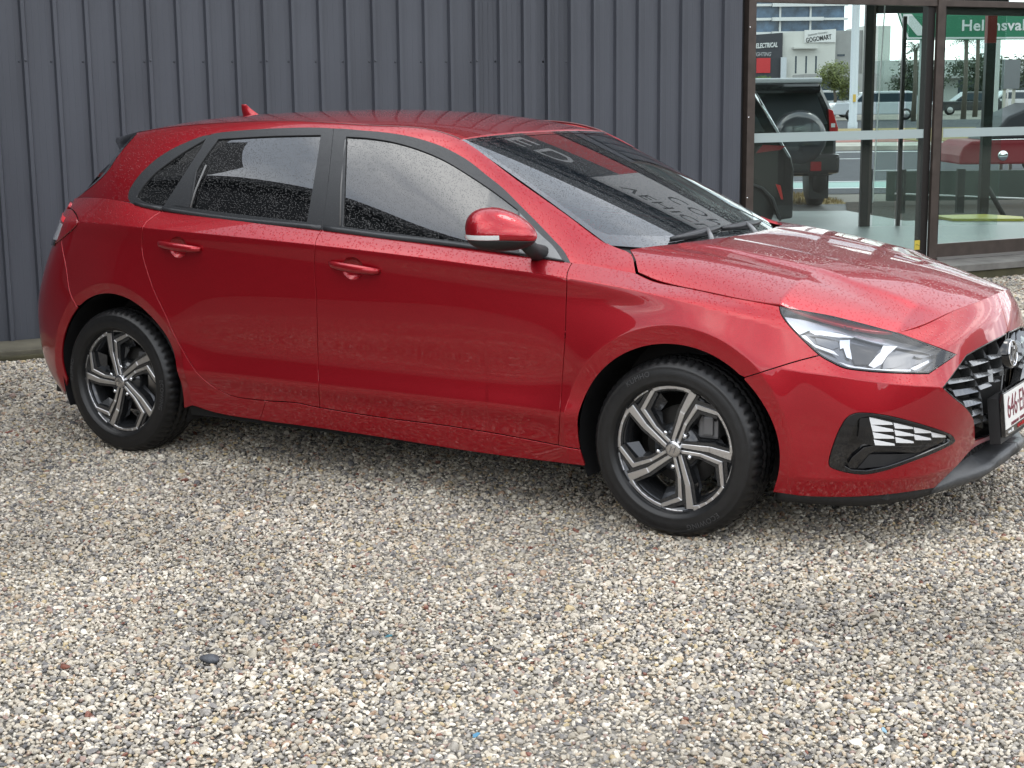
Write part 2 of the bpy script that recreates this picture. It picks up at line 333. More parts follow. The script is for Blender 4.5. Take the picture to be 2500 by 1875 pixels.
# outlines of panels, windows and lamps in surface coordinates
LINES = {
 'gap_front': [(3.652,0.9758),(3.6549,0.9479),(3.6603,0.914),(3.6681,0.8853),(3.6688,0.8668),(3.6676,0.8418),(3.6664,0.8259),(3.6654,0.8083),(3.6648,0.7891),(3.6647,0.7687),(3.6654,0.7244),(3.6653,0.7081),(3.6648,0.6904),(3.664,0.6716),(3.6629,0.6522),(3.6615,0.6324),(3.6598,0.6127),(3.6577,0.5933),(3.6535,0.5572),(3.6513,0.5368),(3.6498,0.5181),(3.6488,0.5006),(3.6482,0.4836),(3.6479,0.4668),(3.6482,0.4498),(3.6491,0.4319),(3.6497,0.4129),(3.6483,0.3925),(3.6439,0.3705),(3.6387,0.3478),(3.6342,0.3252),(3.6261,0.2805)],
 'gap_mid': [(2.5408,1.0532),(2.5427,1.0328),(2.5438,1.0122),(2.5489,0.986),(2.5562,0.9613),(2.5568,0.9421),(2.5542,0.9233),(2.5509,0.9018),(2.5487,0.8827),(2.5479,0.8622),(2.5485,0.8403),(2.5523,0.7928),(2.5532,0.7743),(2.5536,0.755),(2.5535,0.7138),(2.5531,0.6922),(2.5525,0.6699),(2.5515,0.6469),(2.5501,0.6259),(2.5478,0.6037),(2.5414,0.557),(2.5389,0.5335),(2.5377,0.5106),(2.5378,0.4884),(2.5388,0.4674),(2.5414,0.4448),(2.5449,0.4232),(2.5462,0.4015),(2.5429,0.3787),(2.537,0.3553),(2.5324,0.332),(2.5292,0.3089)],
 'gap_rear': [(1.6667,1.0748),(1.6562,1.0607),(1.6451,1.0467),(1.6361,1.0332),(1.6265,1.0161),(1.6253,0.9953),(1.6246,0.9774),(1.6197,0.9576),(1.616,0.9342),(1.6153,0.9141),(1.6174,0.8922),(1.6231,0.8688),(1.6325,0.8447),(1.6417,0.8246),(1.6517,0.8034),(1.6622,0.7815),(1.6736,0.7592),(1.6858,0.7369),(1.6974,0.7179),(1.7103,0.6981),(1.7367,0.6585),(1.7484,0.6399),(1.7581,0.623),(1.7678,0.6026),(1.7742,0.5861),(1.781,0.569),(1.7919,0.5469),(1.8014,0.5305),(1.8135,0.5115),(1.8277,0.4913),(1.8431,0.4709),(1.8592,0.4515),(1.875,0.4342),(1.8888,0.4199),(1.9193,0.3876),(1.9308,0.3766),(1.9434,0.3657),(1.958,0.3545),(1.9744,0.3445),(1.9922,0.3358),(2.0111,0.3283),(2.0349,0.32),(2.0602,0.3137),(2.094,0.3095),(2.1163,0.3084),(2.1417,0.3081),(2.1692,0.3083),(2.2259,0.3092),(2.2531,0.3094)],
 'door_bottom': [(2.2531,0.3094),(2.279,0.3108),(2.3311,0.3141),(2.3567,0.3155),(2.3814,0.3165),(2.405,0.3168),(2.4286,0.3162),(2.4477,0.3148),(2.4675,0.3129),(2.493,0.3108),(2.5292,0.3089),(2.6274,0.3052),(2.7156,0.3023),(2.803,0.3001),(2.8299,0.2996),(2.8816,0.2991),(2.9822,0.2995),(3.0562,0.2997),(3.0808,0.2996),(3.1299,0.2989),(3.2033,0.2973),(3.276,0.2951),(3.3237,0.2934),(3.3709,0.2915),(3.4634,0.2869),(3.5322,0.2834),(3.5553,0.2824),(3.6022,0.2809),(3.6261,0.2805)],
 'sill_bottom': [(1.8517,0.2505),(1.8747,0.246),(1.914,0.237),(1.9355,0.2327),(1.9615,0.2288),(1.9947,0.2256),(2.0378,0.2231),(2.0605,0.2224),(2.0856,0.2218),(2.1129,0.2214),(2.2038,0.2211),(2.3019,0.2214),(2.3988,0.2218),(2.4871,0.2219),(2.5719,0.2213),(2.6739,0.2202),(2.7726,0.2187),(2.8559,0.2173),(2.9519,0.2152),(3.0538,0.2125),(3.1583,0.21),(3.2107,0.209),(3.2883,0.2082),(3.3859,0.2082),(3.4847,0.2092),(3.5595,0.2108),(3.6357,0.2135),(3.6612,0.2146),(3.685,0.215),(3.7293,0.2143)],
 'gap_bumper_rear': [(1.0292,0.9098),(1.0455,0.8906),(1.0608,0.8713),(1.0765,0.8511),(1.0911,0.83),(1.1037,0.8077),(1.1148,0.7824),(1.1224,0.7596),(1.13,0.7342),(1.1387,0.7093),(1.1494,0.688),(1.1673,0.6668),(1.1815,0.649),(1.1924,0.6308)],
 'gap_bumper_front': [(4.589,0.6715),(4.546,0.6606),(4.5311,0.6567),(4.5144,0.652),(4.495,0.6462),(4.4802,0.6415),(4.4473,0.6303),(4.4295,0.624),(4.4114,0.6174),(4.3932,0.6106),(4.3369,0.5884)],
 'headlight': [(4.4648,0.8513),(4.4997,0.8456),(4.5341,0.8402),(4.5511,0.8374),(4.5838,0.8318),(4.5983,0.8295),(4.6127,0.8271),(4.6283,0.8244),(4.6464,0.821),(4.7127,0.8074),(4.7296,0.8038),(4.7653,0.7958),(4.7838,0.7911),(4.8025,0.7859),(4.8213,0.78),(4.8399,0.7731),(4.8582,0.7654)],
 'headlight2': [(4.8582,0.7654),(4.8762,0.7542),(4.8947,0.7422),(4.9136,0.7297),(4.933,0.7176),(4.9527,0.7062),(4.9727,0.6958),(4.993,0.6867),(5.0136,0.6786),(5.0348,0.6714),(5.0797,0.6554),(5.1043,0.6469)],
 'headlight3': [(5.1043,0.6469),(5.0695,0.6385),(5.0367,0.6298),(5.0058,0.6209),(4.9763,0.6119),(4.9482,0.6027)],
 'headlight4': [(4.9482,0.6027),(4.9294,0.6044),(4.9114,0.6058),(4.8521,0.6112),(4.7949,0.6161),(4.7491,0.6205),(4.7351,0.622),(4.6903,0.6274),(4.6761,0.6296),(4.6634,0.6323),(4.6498,0.637),(4.6387,0.6426),(4.6273,0.6488),(4.6152,0.655),(4.6027,0.6618),(4.589,0.6715),(4.5796,0.6795),(4.5693,0.689),(4.5586,0.6992),(4.5378,0.7193),(4.5257,0.7308),(4.5139,0.7425),(4.5026,0.7557),(4.4925,0.7686),(4.481,0.7857),(4.4721,0.8023),(4.4662,0.8175),(4.4641,0.8356),(4.4648,0.8513)],
 'fog': [(4.6887,0.4897),(4.7029,0.4894),(4.7171,0.4889),(4.7336,0.4873),(4.7485,0.4851),(4.7652,0.4821),(4.7829,0.4784),(4.8006,0.4742),(4.8183,0.4694),(4.8365,0.4638),(4.8956,0.4448),(4.9399,0.43),(4.9619,0.4222),(5.0078,0.4054),(5.0299,0.3969),(5.0484,0.3892),(5.0689,0.3785),(5.0765,0.3705),(5.0835,0.3622),(5.0727,0.3547),(5.0541,0.3509),(4.9747,0.3377),(4.9358,0.3311),(4.9155,0.3274),(4.8959,0.3237),(4.8614,0.3164),(4.8053,0.3024),(4.7881,0.2985),(4.7524,0.2914),(4.7353,0.2886),(4.7194,0.2869),(4.7005,0.2866),(4.6832,0.288),(4.6659,0.2904),(4.647,0.2941),(4.6282,0.2988),(4.6135,0.3037),(4.6022,0.3098),(4.5977,0.3192),(4.597,0.3295),(4.5985,0.3424),(4.6015,0.3581),(4.6049,0.3728),(4.6096,0.3896),(4.615,0.4066),(4.6209,0.4219),(4.6293,0.4401),(4.6385,0.4565),(4.6474,0.4693),(4.659,0.4799),(4.6694,0.4852),(4.6792,0.4882),(4.6887,0.4897)],
 'grille_a': [(4.998,0.5529),(5.0235,0.567),(5.0497,0.5811),(5.0768,0.5952),(5.105,0.6093),(5.1342,0.6235),(5.1648,0.6376)],
 'grille_b': [(5.1648,0.6376),(5.1941,0.6419),(5.2245,0.6459),(5.2572,0.6498),(5.2935,0.6534),(5.3341,0.6568),(5.3789,0.6599),(5.4279,0.6625),(5.4805,0.6646),(5.5719,0.6668),(5.6669,0.6689),(5.713,0.6703)],
 'grille_c': [(4.998,0.5529),(5.0156,0.5395),(5.0344,0.5256),(5.0542,0.512),(5.076,0.4987),(5.0993,0.4855),(5.1214,0.4722),(5.1507,0.4521),(5.176,0.4326),(5.1939,0.417),(5.2092,0.3981),(5.2223,0.3779),(5.2373,0.3537),(5.2542,0.3288)],
 'grille_d': [(5.2542,0.3288),(5.3422,0.3219),(5.3913,0.319),(5.4413,0.3176),(5.4938,0.3173),(5.5567,0.3181),(5.602,0.3193),(5.6514,0.3214),(5.7022,0.3241),(5.7518,0.3274),(5.798,0.3309)],
 'bumper_bottom': [(4.4488,0.2031),(4.4665,0.2029),(4.4835,0.2023),(4.5001,0.2011),(4.5175,0.2001),(4.5359,0.1995),(4.5526,0.1995),(4.6433,0.2013),(4.6626,0.2019),(4.6808,0.2026),(4.7168,0.2042),(4.7548,0.2055),(4.8404,0.2071),(4.8791,0.2074),(4.9011,0.2073),(4.9248,0.2068),(4.9503,0.2058),(4.9774,0.2042),(5.0064,0.2019),(5.0374,0.1986)],
 'bumper_lip': [(5.0374,0.1986),(5.0538,0.2136),(5.071,0.2283),(5.0891,0.2426),(5.1079,0.2567),(5.1379,0.2676)],
 'lower_grille_top': [(5.1379,0.2676),(5.1598,0.2756),(5.1817,0.284),(5.2048,0.2919),(5.2306,0.2985),(5.2609,0.3029),(5.3093,0.3039),(5.3686,0.3009),(5.4324,0.2967),(5.4916,0.2948),(5.5418,0.2967),(5.5859,0.3011),(5.6248,0.3059),(5.6598,0.3093),(5.7147,0.3105),(5.7601,0.31)],
 'rbumper_bottom': [(0.8697,0.5015),(0.8633,0.4766),(0.8551,0.4512),(0.8456,0.4261),(0.8352,0.4024),(0.7948,0.3693),(0.8148,0.3472),(0.789,0.3188),(0.7829,0.2979),(0.8621,0.2912),(0.9336,0.2861),(0.9881,0.2847),(1.0206,0.2812),(1.0544,0.2783),(1.0856,0.2746)],
 'tl': [(0.8732,1.0308),(0.8066,1.0404),(0.9786,1.0396),(1.0328,1.0366),(1.0752,1.0311),(1.1133,1.0227),(1.1457,1.0131),(1.168,1.0047),(1.1839,0.9964),(1.1885,0.9873),(1.1821,0.9775),(1.1679,0.9678),(1.1463,0.9569),(1.1145,0.9427),(1.0491,0.9165),(1.0208,0.9062),(0.9908,0.8971),(0.9576,0.8883)],
 'dlo_top': [(0.0188,0.0197),(0.0135,0.0377),(0.0107,0.0566),(0.0148,0.0779),(0.0237,0.1014),(0.031,0.1183),(0.0401,0.1362),(0.0537,0.1563),(0.0675,0.1736),(0.0837,0.1926),(0.1018,0.2117),(0.1218,0.2295),(0.1388,0.2426),(0.1568,0.2552),(0.1761,0.2673),(0.1973,0.2793),(0.2206,0.291),(0.2415,0.301),(0.2633,0.3112),(0.2864,0.3213),(0.311,0.331),(0.3376,0.3398),(0.3665,0.3472),(0.3898,0.3517),(0.4143,0.3553),(0.4399,0.3581),(0.4666,0.3603),(0.5228,0.3636),(0.552,0.365),(0.6392,0.3697),(0.7315,0.3749),(0.7617,0.3769),(0.7906,0.379),(0.8726,0.386),(0.9001,0.3882),(0.926,0.39),(0.9739,0.3928),(1.0184,0.3947),(1.0478,0.3953),(1.075,0.395),(1.1009,0.3941),(1.2002,0.39),(1.224,0.3887),(1.2478,0.3868),(1.2718,0.3843),(1.344,0.3758),(1.3681,0.3728),(1.4429,0.3628),(1.4681,0.36),(1.492,0.3578),(1.5136,0.3562),(1.5366,0.3549),(1.5567,0.3536),(1.5757,0.3525),(1.5954,0.3516),(1.616,0.3513),(1.6574,0.3514),(1.6784,0.3512),(1.6998,0.3501),(1.7216,0.3484),(1.7434,0.3464),(1.765,0.3446),(1.7862,0.3435),(1.8071,0.3422),(1.8276,0.3395),(1.8486,0.335),(1.8659,0.3298),(1.8834,0.3233),(1.9011,0.3159),(1.9188,0.308),(1.9363,0.3),(1.9539,0.2917),(1.9715,0.2825),(1.9891,0.2729),(2.0068,0.2627),(2.0245,0.2517),(2.0429,0.2393),(2.062,0.2256),(2.0807,0.211),(2.0984,0.1962),(2.114,0.182),(2.1348,0.1624),(2.1518,0.1445),(2.1682,0.1217),(2.1851,0.0885),(2.2013,0.045),(2.2168,-0.0118)],
 'dlo_bot': [(2.2168,-0.0118),(2.1972,-0.0101),(2.178,-0.0083),(2.1589,-0.0067),(2.1396,-0.0053),(2.1199,-0.004),(2.0996,-0.003),(2.0783,-0.0021),(2.0558,-0.0014),(1.968,0.0001),(1.8739,0.0011),(1.7966,0.0008),(1.7695,0.0005),(1.6766,-0.0016),(1.575,-0.0042),(1.473,-0.0061),(1.3974,-0.0066),(1.3219,-0.0061),(1.2236,-0.0048),(1.1975,-0.0046),(1.1415,-0.0047),(1.0609,-0.006),(0.9783,-0.0083),(0.8894,-0.011),(0.7978,-0.0133),(0.7369,-0.0142),(0.6495,-0.0145),(0.5437,-0.0135),(0.4376,-0.0125),(0.3708,-0.0125),(0.3096,-0.0131),(0.1849,-0.0159),(0.1517,-0.0163),(0.1287,-0.016),(0.1109,-0.0152),(0.0931,-0.014),(0.0595,-0.0096),(0.0412,-0.0023),(0.0282,0.0082),(0.0188,0.0197)],
 'quarter_glass': [(0.0694,0.0359),(0.077,0.0584),(0.0862,0.081),(0.0954,0.0977),(0.1063,0.1149),(0.1182,0.1313),(0.1289,0.1451),(0.1408,0.1582),(0.1596,0.1753),(0.1733,0.1865),(0.1893,0.1994),(0.2069,0.2131),(0.2252,0.2271),(0.2433,0.2407),(0.2604,0.2532),(0.2801,0.2668),(0.2998,0.2798),(0.3193,0.2924),(0.3386,0.3052),(0.3574,0.3186)],
 'quarter_glass2': [(0.3574,0.3186),(0.3552,0.2959),(0.3525,0.2749),(0.3491,0.2551),(0.3451,0.2359),(0.3403,0.2168),(0.3343,0.1976),(0.3271,0.1779),(0.3196,0.16),(0.3111,0.1414),(0.3017,0.1222),(0.2916,0.1022),(0.2698,0.0596),(0.2584,0.0367),(0.2467,0.0123)],
 'quarter_glass3': [(0.2467,0.0123),(0.1872,0.0118),(0.1606,0.0124),(0.1302,0.0155),(0.1061,0.0206),(0.0867,0.0278),(0.0694,0.0359)],
 'rear_glass': [(0.43,0.3167),(0.518,0.3197),(0.6042,0.3234),(0.6923,0.3275),(0.7196,0.3287),(0.8032,0.3332),(0.8312,0.3351),(0.8869,0.3394),(0.9144,0.3418),(0.9415,0.3444),(0.9681,0.3472)],
 'rear_glass2': [(0.9681,0.3472),(0.9759,0.3227),(0.9887,0.2806),(0.9941,0.2615),(0.9991,0.2429),(1.0037,0.2247),(1.008,0.2064),(1.0119,0.188),(1.0151,0.1712),(1.018,0.1541),(1.0206,0.1366),(1.023,0.1187),(1.0251,0.1005),(1.0269,0.0818),(1.0285,0.0626),(1.0297,0.0429),(1.0307,0.0225)],
 'rear_glass3': [(1.0307,0.0225),(0.9254,0.0211),(0.8445,0.0204),(0.7894,0.0202),(0.7042,0.0207),(0.6164,0.0218),(0.5264,0.0229),(0.4657,0.0232),(0.4048,0.0229)],
 'rear_glass4': [(0.4048,0.0229),(0.3746,0.1796),(0.43,0.3167)],
 'rear_corner': [(0.3032,0.023),(0.3682,0.1726),(0.393,0.0239)],
 'front_glass': [(1.0955,0.3485),(1.1185,0.3486),(1.1411,0.3489),(1.1637,0.3489),(1.1865,0.3484),(1.2098,0.3471),(1.2337,0.345),(1.258,0.3425),(1.2825,0.3397),(1.3071,0.3364),(1.3317,0.3328),(1.4301,0.3171),(1.4548,0.3134),(1.4795,0.31),(1.5042,0.3069),(1.5289,0.3042),(1.5536,0.3017),(1.5992,0.2981),(1.6201,0.2968),(1.641,0.2957),(1.662,0.2949),(1.6828,0.2944),(1.7035,0.2942),(1.766,0.2943),(1.7867,0.2939),(1.807,0.2931),(1.8262,0.2911),(1.8486,0.288),(1.8705,0.2839),(1.8921,0.2791),(1.9137,0.2738),(1.9353,0.2682)],
 'front_glass2': [(1.9353,0.2682),(1.9465,0.2348),(1.9576,0.2007),(1.9683,0.1657),(1.9787,0.1291),(1.9887,0.0899),(1.9982,0.0465)],
 'front_glass3': [(1.9982,0.0465),(1.9755,0.0442),(1.9072,0.038),(1.8609,0.0345),(1.8136,0.0314),(1.7411,0.0274),(1.6937,0.0254),(1.645,0.0238),(1.5954,0.0227),(1.5452,0.0219),(1.4695,0.0214),(1.367,0.0215),(1.2624,0.0219),(1.2093,0.0222)],
 'front_glass4': [(1.2093,0.0222),(1.2043,0.0446),(1.1989,0.0659),(1.1932,0.0865),(1.1872,0.1067),(1.1809,0.1265),(1.1744,0.1462),(1.1675,0.1659),(1.1603,0.1858),(1.1528,0.206),(1.1449,0.2266),(1.1365,0.2479),(1.0955,0.3485)],
 'sail': [(1.9503,0.2555),(1.9687,0.2445),(1.9875,0.2326),(2.0064,0.22),(2.0247,0.207),(2.042,0.1943),(2.0577,0.1823),(2.0778,0.1673),(2.0951,0.1547),(2.111,0.1417),(2.1269,0.1246),(2.143,0.1012),(2.1585,0.0722),(2.1737,0.037),(2.1885,-0.0064)],
 'sail2': [(2.1885,-0.0064),(2.0887,-0.0052),(2.0114,-0.004)],
 'fgap': [(1.0136,0.3929),(1.0359,0.3315),(1.0523,0.2842),(1.0593,0.263),(1.0657,0.243),(1.0716,0.2238),(1.077,0.2053),(1.082,0.1874),(1.0864,0.1701),(1.0909,0.1513),(1.0949,0.1329),(1.0984,0.1146),(1.1016,0.0963),(1.1044,0.0779),(1.107,0.059),(1.1093,0.0394),(1.1113,0.0188),(1.1129,-0.0034)],
 'rgap': [(0.3716,0.3522),(0.3684,0.3296),(0.3647,0.3119),(0.3601,0.2939),(0.3537,0.2717),(0.3441,0.2422),(0.3387,0.2271),(0.3324,0.2105),(0.3252,0.1926),(0.3173,0.1736),(0.3086,0.1535),(0.2892,0.1107),(0.2565,0.0393),(0.2448,0.0132),(0.2328,-0.0147)],
 'hatch_edge': [(-0.1233,0.4175),(-0.1233,0.3785),(-0.1288,0.3488),(-0.1361,0.3216),(-0.1444,0.2954),(-0.1631,0.2434),(-0.1693,0.2223),(-0.1752,0.2),(-0.1827,0.178),(-0.1939,0.1576),(-0.2094,0.1388),(-0.2285,0.1208),(-0.2505,0.103),(-0.2749,0.0848),(-0.3024,0.0662),(-0.3339,0.0473),(-0.4076,0.0064)],
 'hinge_gap': [(2.383,0.55),(2.4046,0.3901),(2.4271,0.2851),(2.4414,0.2066),(2.454,0.119),(2.4638,0.0172)],
 'wind_low': [(2.2154,0.3599),(2.2312,0.3758),(2.2471,0.3946),(2.2628,0.4146),(2.2775,0.4321),(2.2952,0.4369),(2.3118,0.4268),(2.3286,0.4267),(2.3461,0.4568),(2.3644,0.55),(2.383,0.55)],
 'hood_rear': [(2.3735,-0.6718),(2.3863,-0.6641),(2.3985,-0.6566),(2.411,-0.6473),(2.425,-0.6346),(2.4374,-0.6207),(2.4503,-0.6033),(2.4626,-0.5821),(2.4738,-0.5579),(2.4844,-0.5333),(2.4942,-0.5097),(2.5046,-0.4886),(2.5167,-0.4701),(2.528,-0.4468),(2.536,-0.411),(2.5419,-0.38),(2.5479,-0.3442),(2.5537,-0.3048),(2.5588,-0.2627),(2.5585,-0.2093),(2.5622,-0.1683),(2.5651,-0.1308),(2.5684,-0.0734),(2.5702,-0.0223),(2.5704,0.0251),(2.5689,0.0721),(2.5635,0.1321),(2.5552,0.1887),(2.5489,0.2411)],
 'door_bottom_r': [(2.2531,0.3094),(2.279,0.3108),(2.3311,0.3141),(2.3567,0.3155),(2.3814,0.3165),(2.405,0.3168),(2.4286,0.3162),(2.4477,0.3148),(2.4675,0.3129),(2.493,0.3108),(2.5292,0.3089)],
 'door_bottom_f': [(2.5292,0.3089),(2.6274,0.3052),(2.7156,0.3023),(2.803,0.3001),(2.8299,0.2996),(2.8816,0.2991),(2.9822,0.2995),(3.0562,0.2997),(3.0808,0.2996),(3.1299,0.2989),(3.2033,0.2973),(3.276,0.2951),(3.3237,0.2934),(3.3709,0.2915),(3.4634,0.2869),(3.5322,0.2834),(3.5553,0.2824),(3.6022,0.2809),(3.6261,0.2805)],
}
FOGTEETH = [[(4.7219,0.4752),(4.7978,0.4553),(4.8001,0.4485),(4.7264,0.4508)],[(4.7264,0.45),(4.8002,0.4329),(4.8042,0.4251),(4.7314,0.4286)],[(4.7323,0.4254),(4.8034,0.4095),(4.8076,0.4016),(4.7371,0.4052)],[(4.7364,0.4007),(4.8083,0.3844),(4.8117,0.3783),(4.7418,0.3826)],[(4.804,0.4541),(4.8755,0.4344),(4.8768,0.4289),(4.8088,0.4356)],[(4.8075,0.4303),(4.8795,0.4107),(4.8815,0.4051),(4.813,0.4112)],[(4.8108,0.4068),(4.8816,0.3865),(4.8849,0.3807),(4.8159,0.3876)],[(4.8808,0.434),(4.9537,0.4128),(4.9561,0.407),(4.8863,0.4146)],[(4.8839,0.4094),(4.9565,0.3887),(4.9592,0.3829),(4.8904,0.3906)],[(4.959,0.4089),(5.03,0.3884),(5.0336,0.3814),(4.9655,0.3912)]]
FOGIN = [(4.6941,0.4766),(4.7374,0.4785),(4.8003,0.4631),(4.8752,0.4425),(4.9629,0.413),(5.034,0.3869),(5.0522,0.3723),(5.0392,0.3628),(4.9719,0.3521),(4.8595,0.3281),(4.7865,0.3102),(4.718,0.2984),(4.6691,0.3015),(4.6464,0.3139),(4.6435,0.3504),(4.6522,0.3914),(4.6667,0.4321),(4.6805,0.4633)]
FOGBLACK = [[(4.6566,0.3187),(4.6698,0.341),(4.7066,0.374),(4.7375,0.3791),(4.8538,0.3712),(5.0293,0.3574),(5.0353,0.3634),(5.0419,0.367),(5.0271,0.3507),(4.9006,0.3457),(4.7476,0.3652),(4.7216,0.3511),(4.6861,0.3054),(4.6646,0.3028)],[(4.6915,0.47),(4.7373,0.4763),(4.8003,0.4609),(4.8753,0.4403),(4.9631,0.4107),(5.0343,0.3855),(5.0455,0.3748),(5.0325,0.3592),(4.8537,0.3721),(4.7374,0.38),(4.7104,0.3853),(4.6837,0.4055)]]
FOGMAT = [[(4.7263,0.3488),(4.9012,0.3419),(4.9994,0.3476),(4.8603,0.3234),(4.7868,0.3078),(4.6909,0.3017)]]
HLPARTS = {'w1':[[(4.5678,0.7596),(4.6114,0.767),(4.6732,0.761),(4.7175,0.7509),(4.6636,0.7446),(4.5832,0.7464)],[(4.5324,0.7341),(4.5497,0.7377),(4.5784,0.7072),(4.6386,0.6888),(4.6543,0.6733),(4.6369,0.6795),(4.5817,0.6988)],[(4.6499,0.654),(4.6994,0.6405),(4.7674,0.6317),(4.8937,0.6235),(4.8922,0.6185),(4.7572,0.6261),(4.6896,0.6347)],[(4.8131,0.7206),(4.8632,0.7153),(4.7936,0.6467),(4.7638,0.6351),(4.7481,0.6439),(4.7986,0.6862)],[(4.895,0.6276),(4.9779,0.6457),(4.98,0.639),(4.9087,0.6202)]],'c1':[[(4.6709,0.7351),(4.7051,0.7426),(4.6985,0.7001),(4.6976,0.6635),(4.6813,0.6699),(4.6763,0.6995),(4.6643,0.6952)],[(4.4831,0.8096),(4.5409,0.7476),(4.5255,0.7385),(4.4866,0.7916)]],'b1':[[(4.7063,0.7295),(4.8049,0.7114),(4.7535,0.6479),(4.7054,0.6488),(4.6998,0.674)]],'s1':[[(4.8667,0.7059),(4.9421,0.6717),(4.9069,0.6487),(4.8422,0.6361),(4.7995,0.6339),(4.8094,0.6544)],[(4.9321,0.6764),(5.008,0.6592),(4.972,0.6552),(4.9405,0.6631)],[(4.5873,0.7392),(4.6667,0.7376),(4.6638,0.7039),(4.6397,0.6951),(4.5883,0.7116)]],'g1':[[(4.4792,0.8216),(4.6662,0.7965),(4.8466,0.7562),(5.0596,0.6596),(5.0119,0.661),(4.8431,0.7312),(4.6739,0.7756),(4.5658,0.7674),(4.5436,0.7505),(4.4943,0.7923)]]}
GBARS = [((5.1122,0.6073),(5.1707,0.602),0.0158,0.0095),((5.0368,0.5695),(5.1926,0.5607),0.0183,0.0133),((5.2039,0.6067),(5.3242,0.6023),0.019,0.0114),((5.2184,0.564),(5.3303,0.5561),0.0174,0.0107),((5.3477,0.6084),(5.4483,0.6024),0.0164,0.0101),((5.3495,0.5596),(5.4442,0.5535),0.0152,0.0095),((5.0177,0.5531),(5.0588,0.5359),0.0095,0.0126),((5.0672,0.525),(5.2153,0.5159),0.0196,0.0139),((5.2314,0.5207),(5.3241,0.5172),0.0164,0.0101),((5.135,0.4778),(5.2498,0.4703),0.019,0.0133),((5.1824,0.4351),(5.2695,0.4297),0.0164,0.0114),((5.2125,0.4009),(5.2885,0.3931),0.0145,0.0101),((5.301,0.394),(5.3935,0.3837),0.0126,0.0095),((5.3465,0.5265),(5.4088,0.5207),0.0126,0.0088),((5.4148,0.357),(5.4731,0.3497),0.0114,0.0095),((5.0811,0.5114),(5.1289,0.4794),0.0095,0.0107)]
GRIBS = [[(5.1684,0.6227),(5.19,0.5898),(5.2062,0.5542),(5.2253,0.5175),(5.2561,0.474),(5.2812,0.4309),(5.3293,0.3581)],[(5.2993,0.6459),(5.3333,0.6041),(5.3454,0.568),(5.3368,0.5255)],[(5.4262,0.6539),(5.4454,0.6267),(5.4517,0.6035),(5.4519,0.5588),(5.4508,0.5302)],[(5.1818,0.4612),(5.2116,0.4081),(5.228,0.376)],[(5.3866,0.3955),(5.4244,0.3519)]]
STONE1 = (2.112,-2.598)
STONE2 = (1.809,-2.837)
HLPARTS_ORDER = [('lamp_sky_sheen_panel','g1',-.030,'g'),('lamp_satin_panel','s1',-.034,'s'),('lamp_dark_lens','b1',-.028,'b'),('lamp_chrome','c1',-.024,'c'),('lamp_light_strip','w1',-.018,'w')]
# ================================================================== materials
def paint():
    m = mat('red_metallic_paint', (.33, .006, .014), .36, .62, 1., coatr=.02); k = NT(m); k.p.inputs['Coat IOR'].default_value = 1.46
    t = k.n('ShaderNodeTexCoord')
    # flake
    fl = k.n('ShaderNodeTexVoronoi'); fl.inputs['Scale'].default_value = 900; k.l(t.outputs['Object'], fl.inputs['Vector'])
    hs = k.n('ShaderNodeMixRGB', blend_type='MIX'); hs.inputs[1].default_value = (.26, .0012, .006, 1); hs.inputs[2].default_value = (.44, .0036, .015, 1)
    k.l(fl.outputs['Color'], hs.inputs[0]); k.l(hs.outputs[0], k.p.inputs['Base Color'])
    # rain: drops standing on faces that look up
    v = k.n('ShaderNodeTexVoronoi'); v.inputs['Scale'].default_value = 95; v.inputs['Randomness'].default_value = 1
    k.l(t.outputs['Object'], v.inputs['Vector'])
    r = k.n('ShaderNodeMapRange', interpolation_type='SMOOTHSTEP'); r.inputs['From Min'].default_value = .34; r.inputs['From Max'].default_value = .12
    k.l(v.outputs['Distance'], r.inputs['Value'])
    g = k.n('ShaderNodeNewGeometry'); sp = k.n('ShaderNodeSeparateXYZ'); k.l(g.outputs['Normal'], sp.inputs[0])
    upf = k.n('ShaderNodeMapRange'); upf.inputs['From Min'].default_value = .30; upf.inputs['From Max'].default_value = .7; k.l(sp.outputs['Z'], upf.inputs['Value'])
    # patchy: some cells dry
    sel = k.n('ShaderNodeSeparateXYZ'); k.l(v.outputs['Color'], sel.inputs[0]); gt = k.n('ShaderNodeMath', operation='LESS_THAN'); gt.inputs[1].default_value = .85; k.l(sel.outputs[0], gt.inputs[0])
    m1 = k.n('ShaderNodeMath', operation='MULTIPLY'); k.l(r.outputs[0], m1.inputs[0]); k.l(upf.outputs[0], m1.inputs[1])
    m2 = k.n('ShaderNodeMath', operation='MULTIPLY'); k.l(m1.outputs[0], m2.inputs[0]); k.l(gt.outputs[0], m2.inputs[1])
    b = k.n('ShaderNodeBump'); b.inputs['Strength'].default_value = 1.; b.inputs['Distance'].default_value = .009
    k.l(m2.outputs[0], b.inputs['Height']); k.l(b.outputs[0], k.p.inputs['Coat Normal'])
    return m
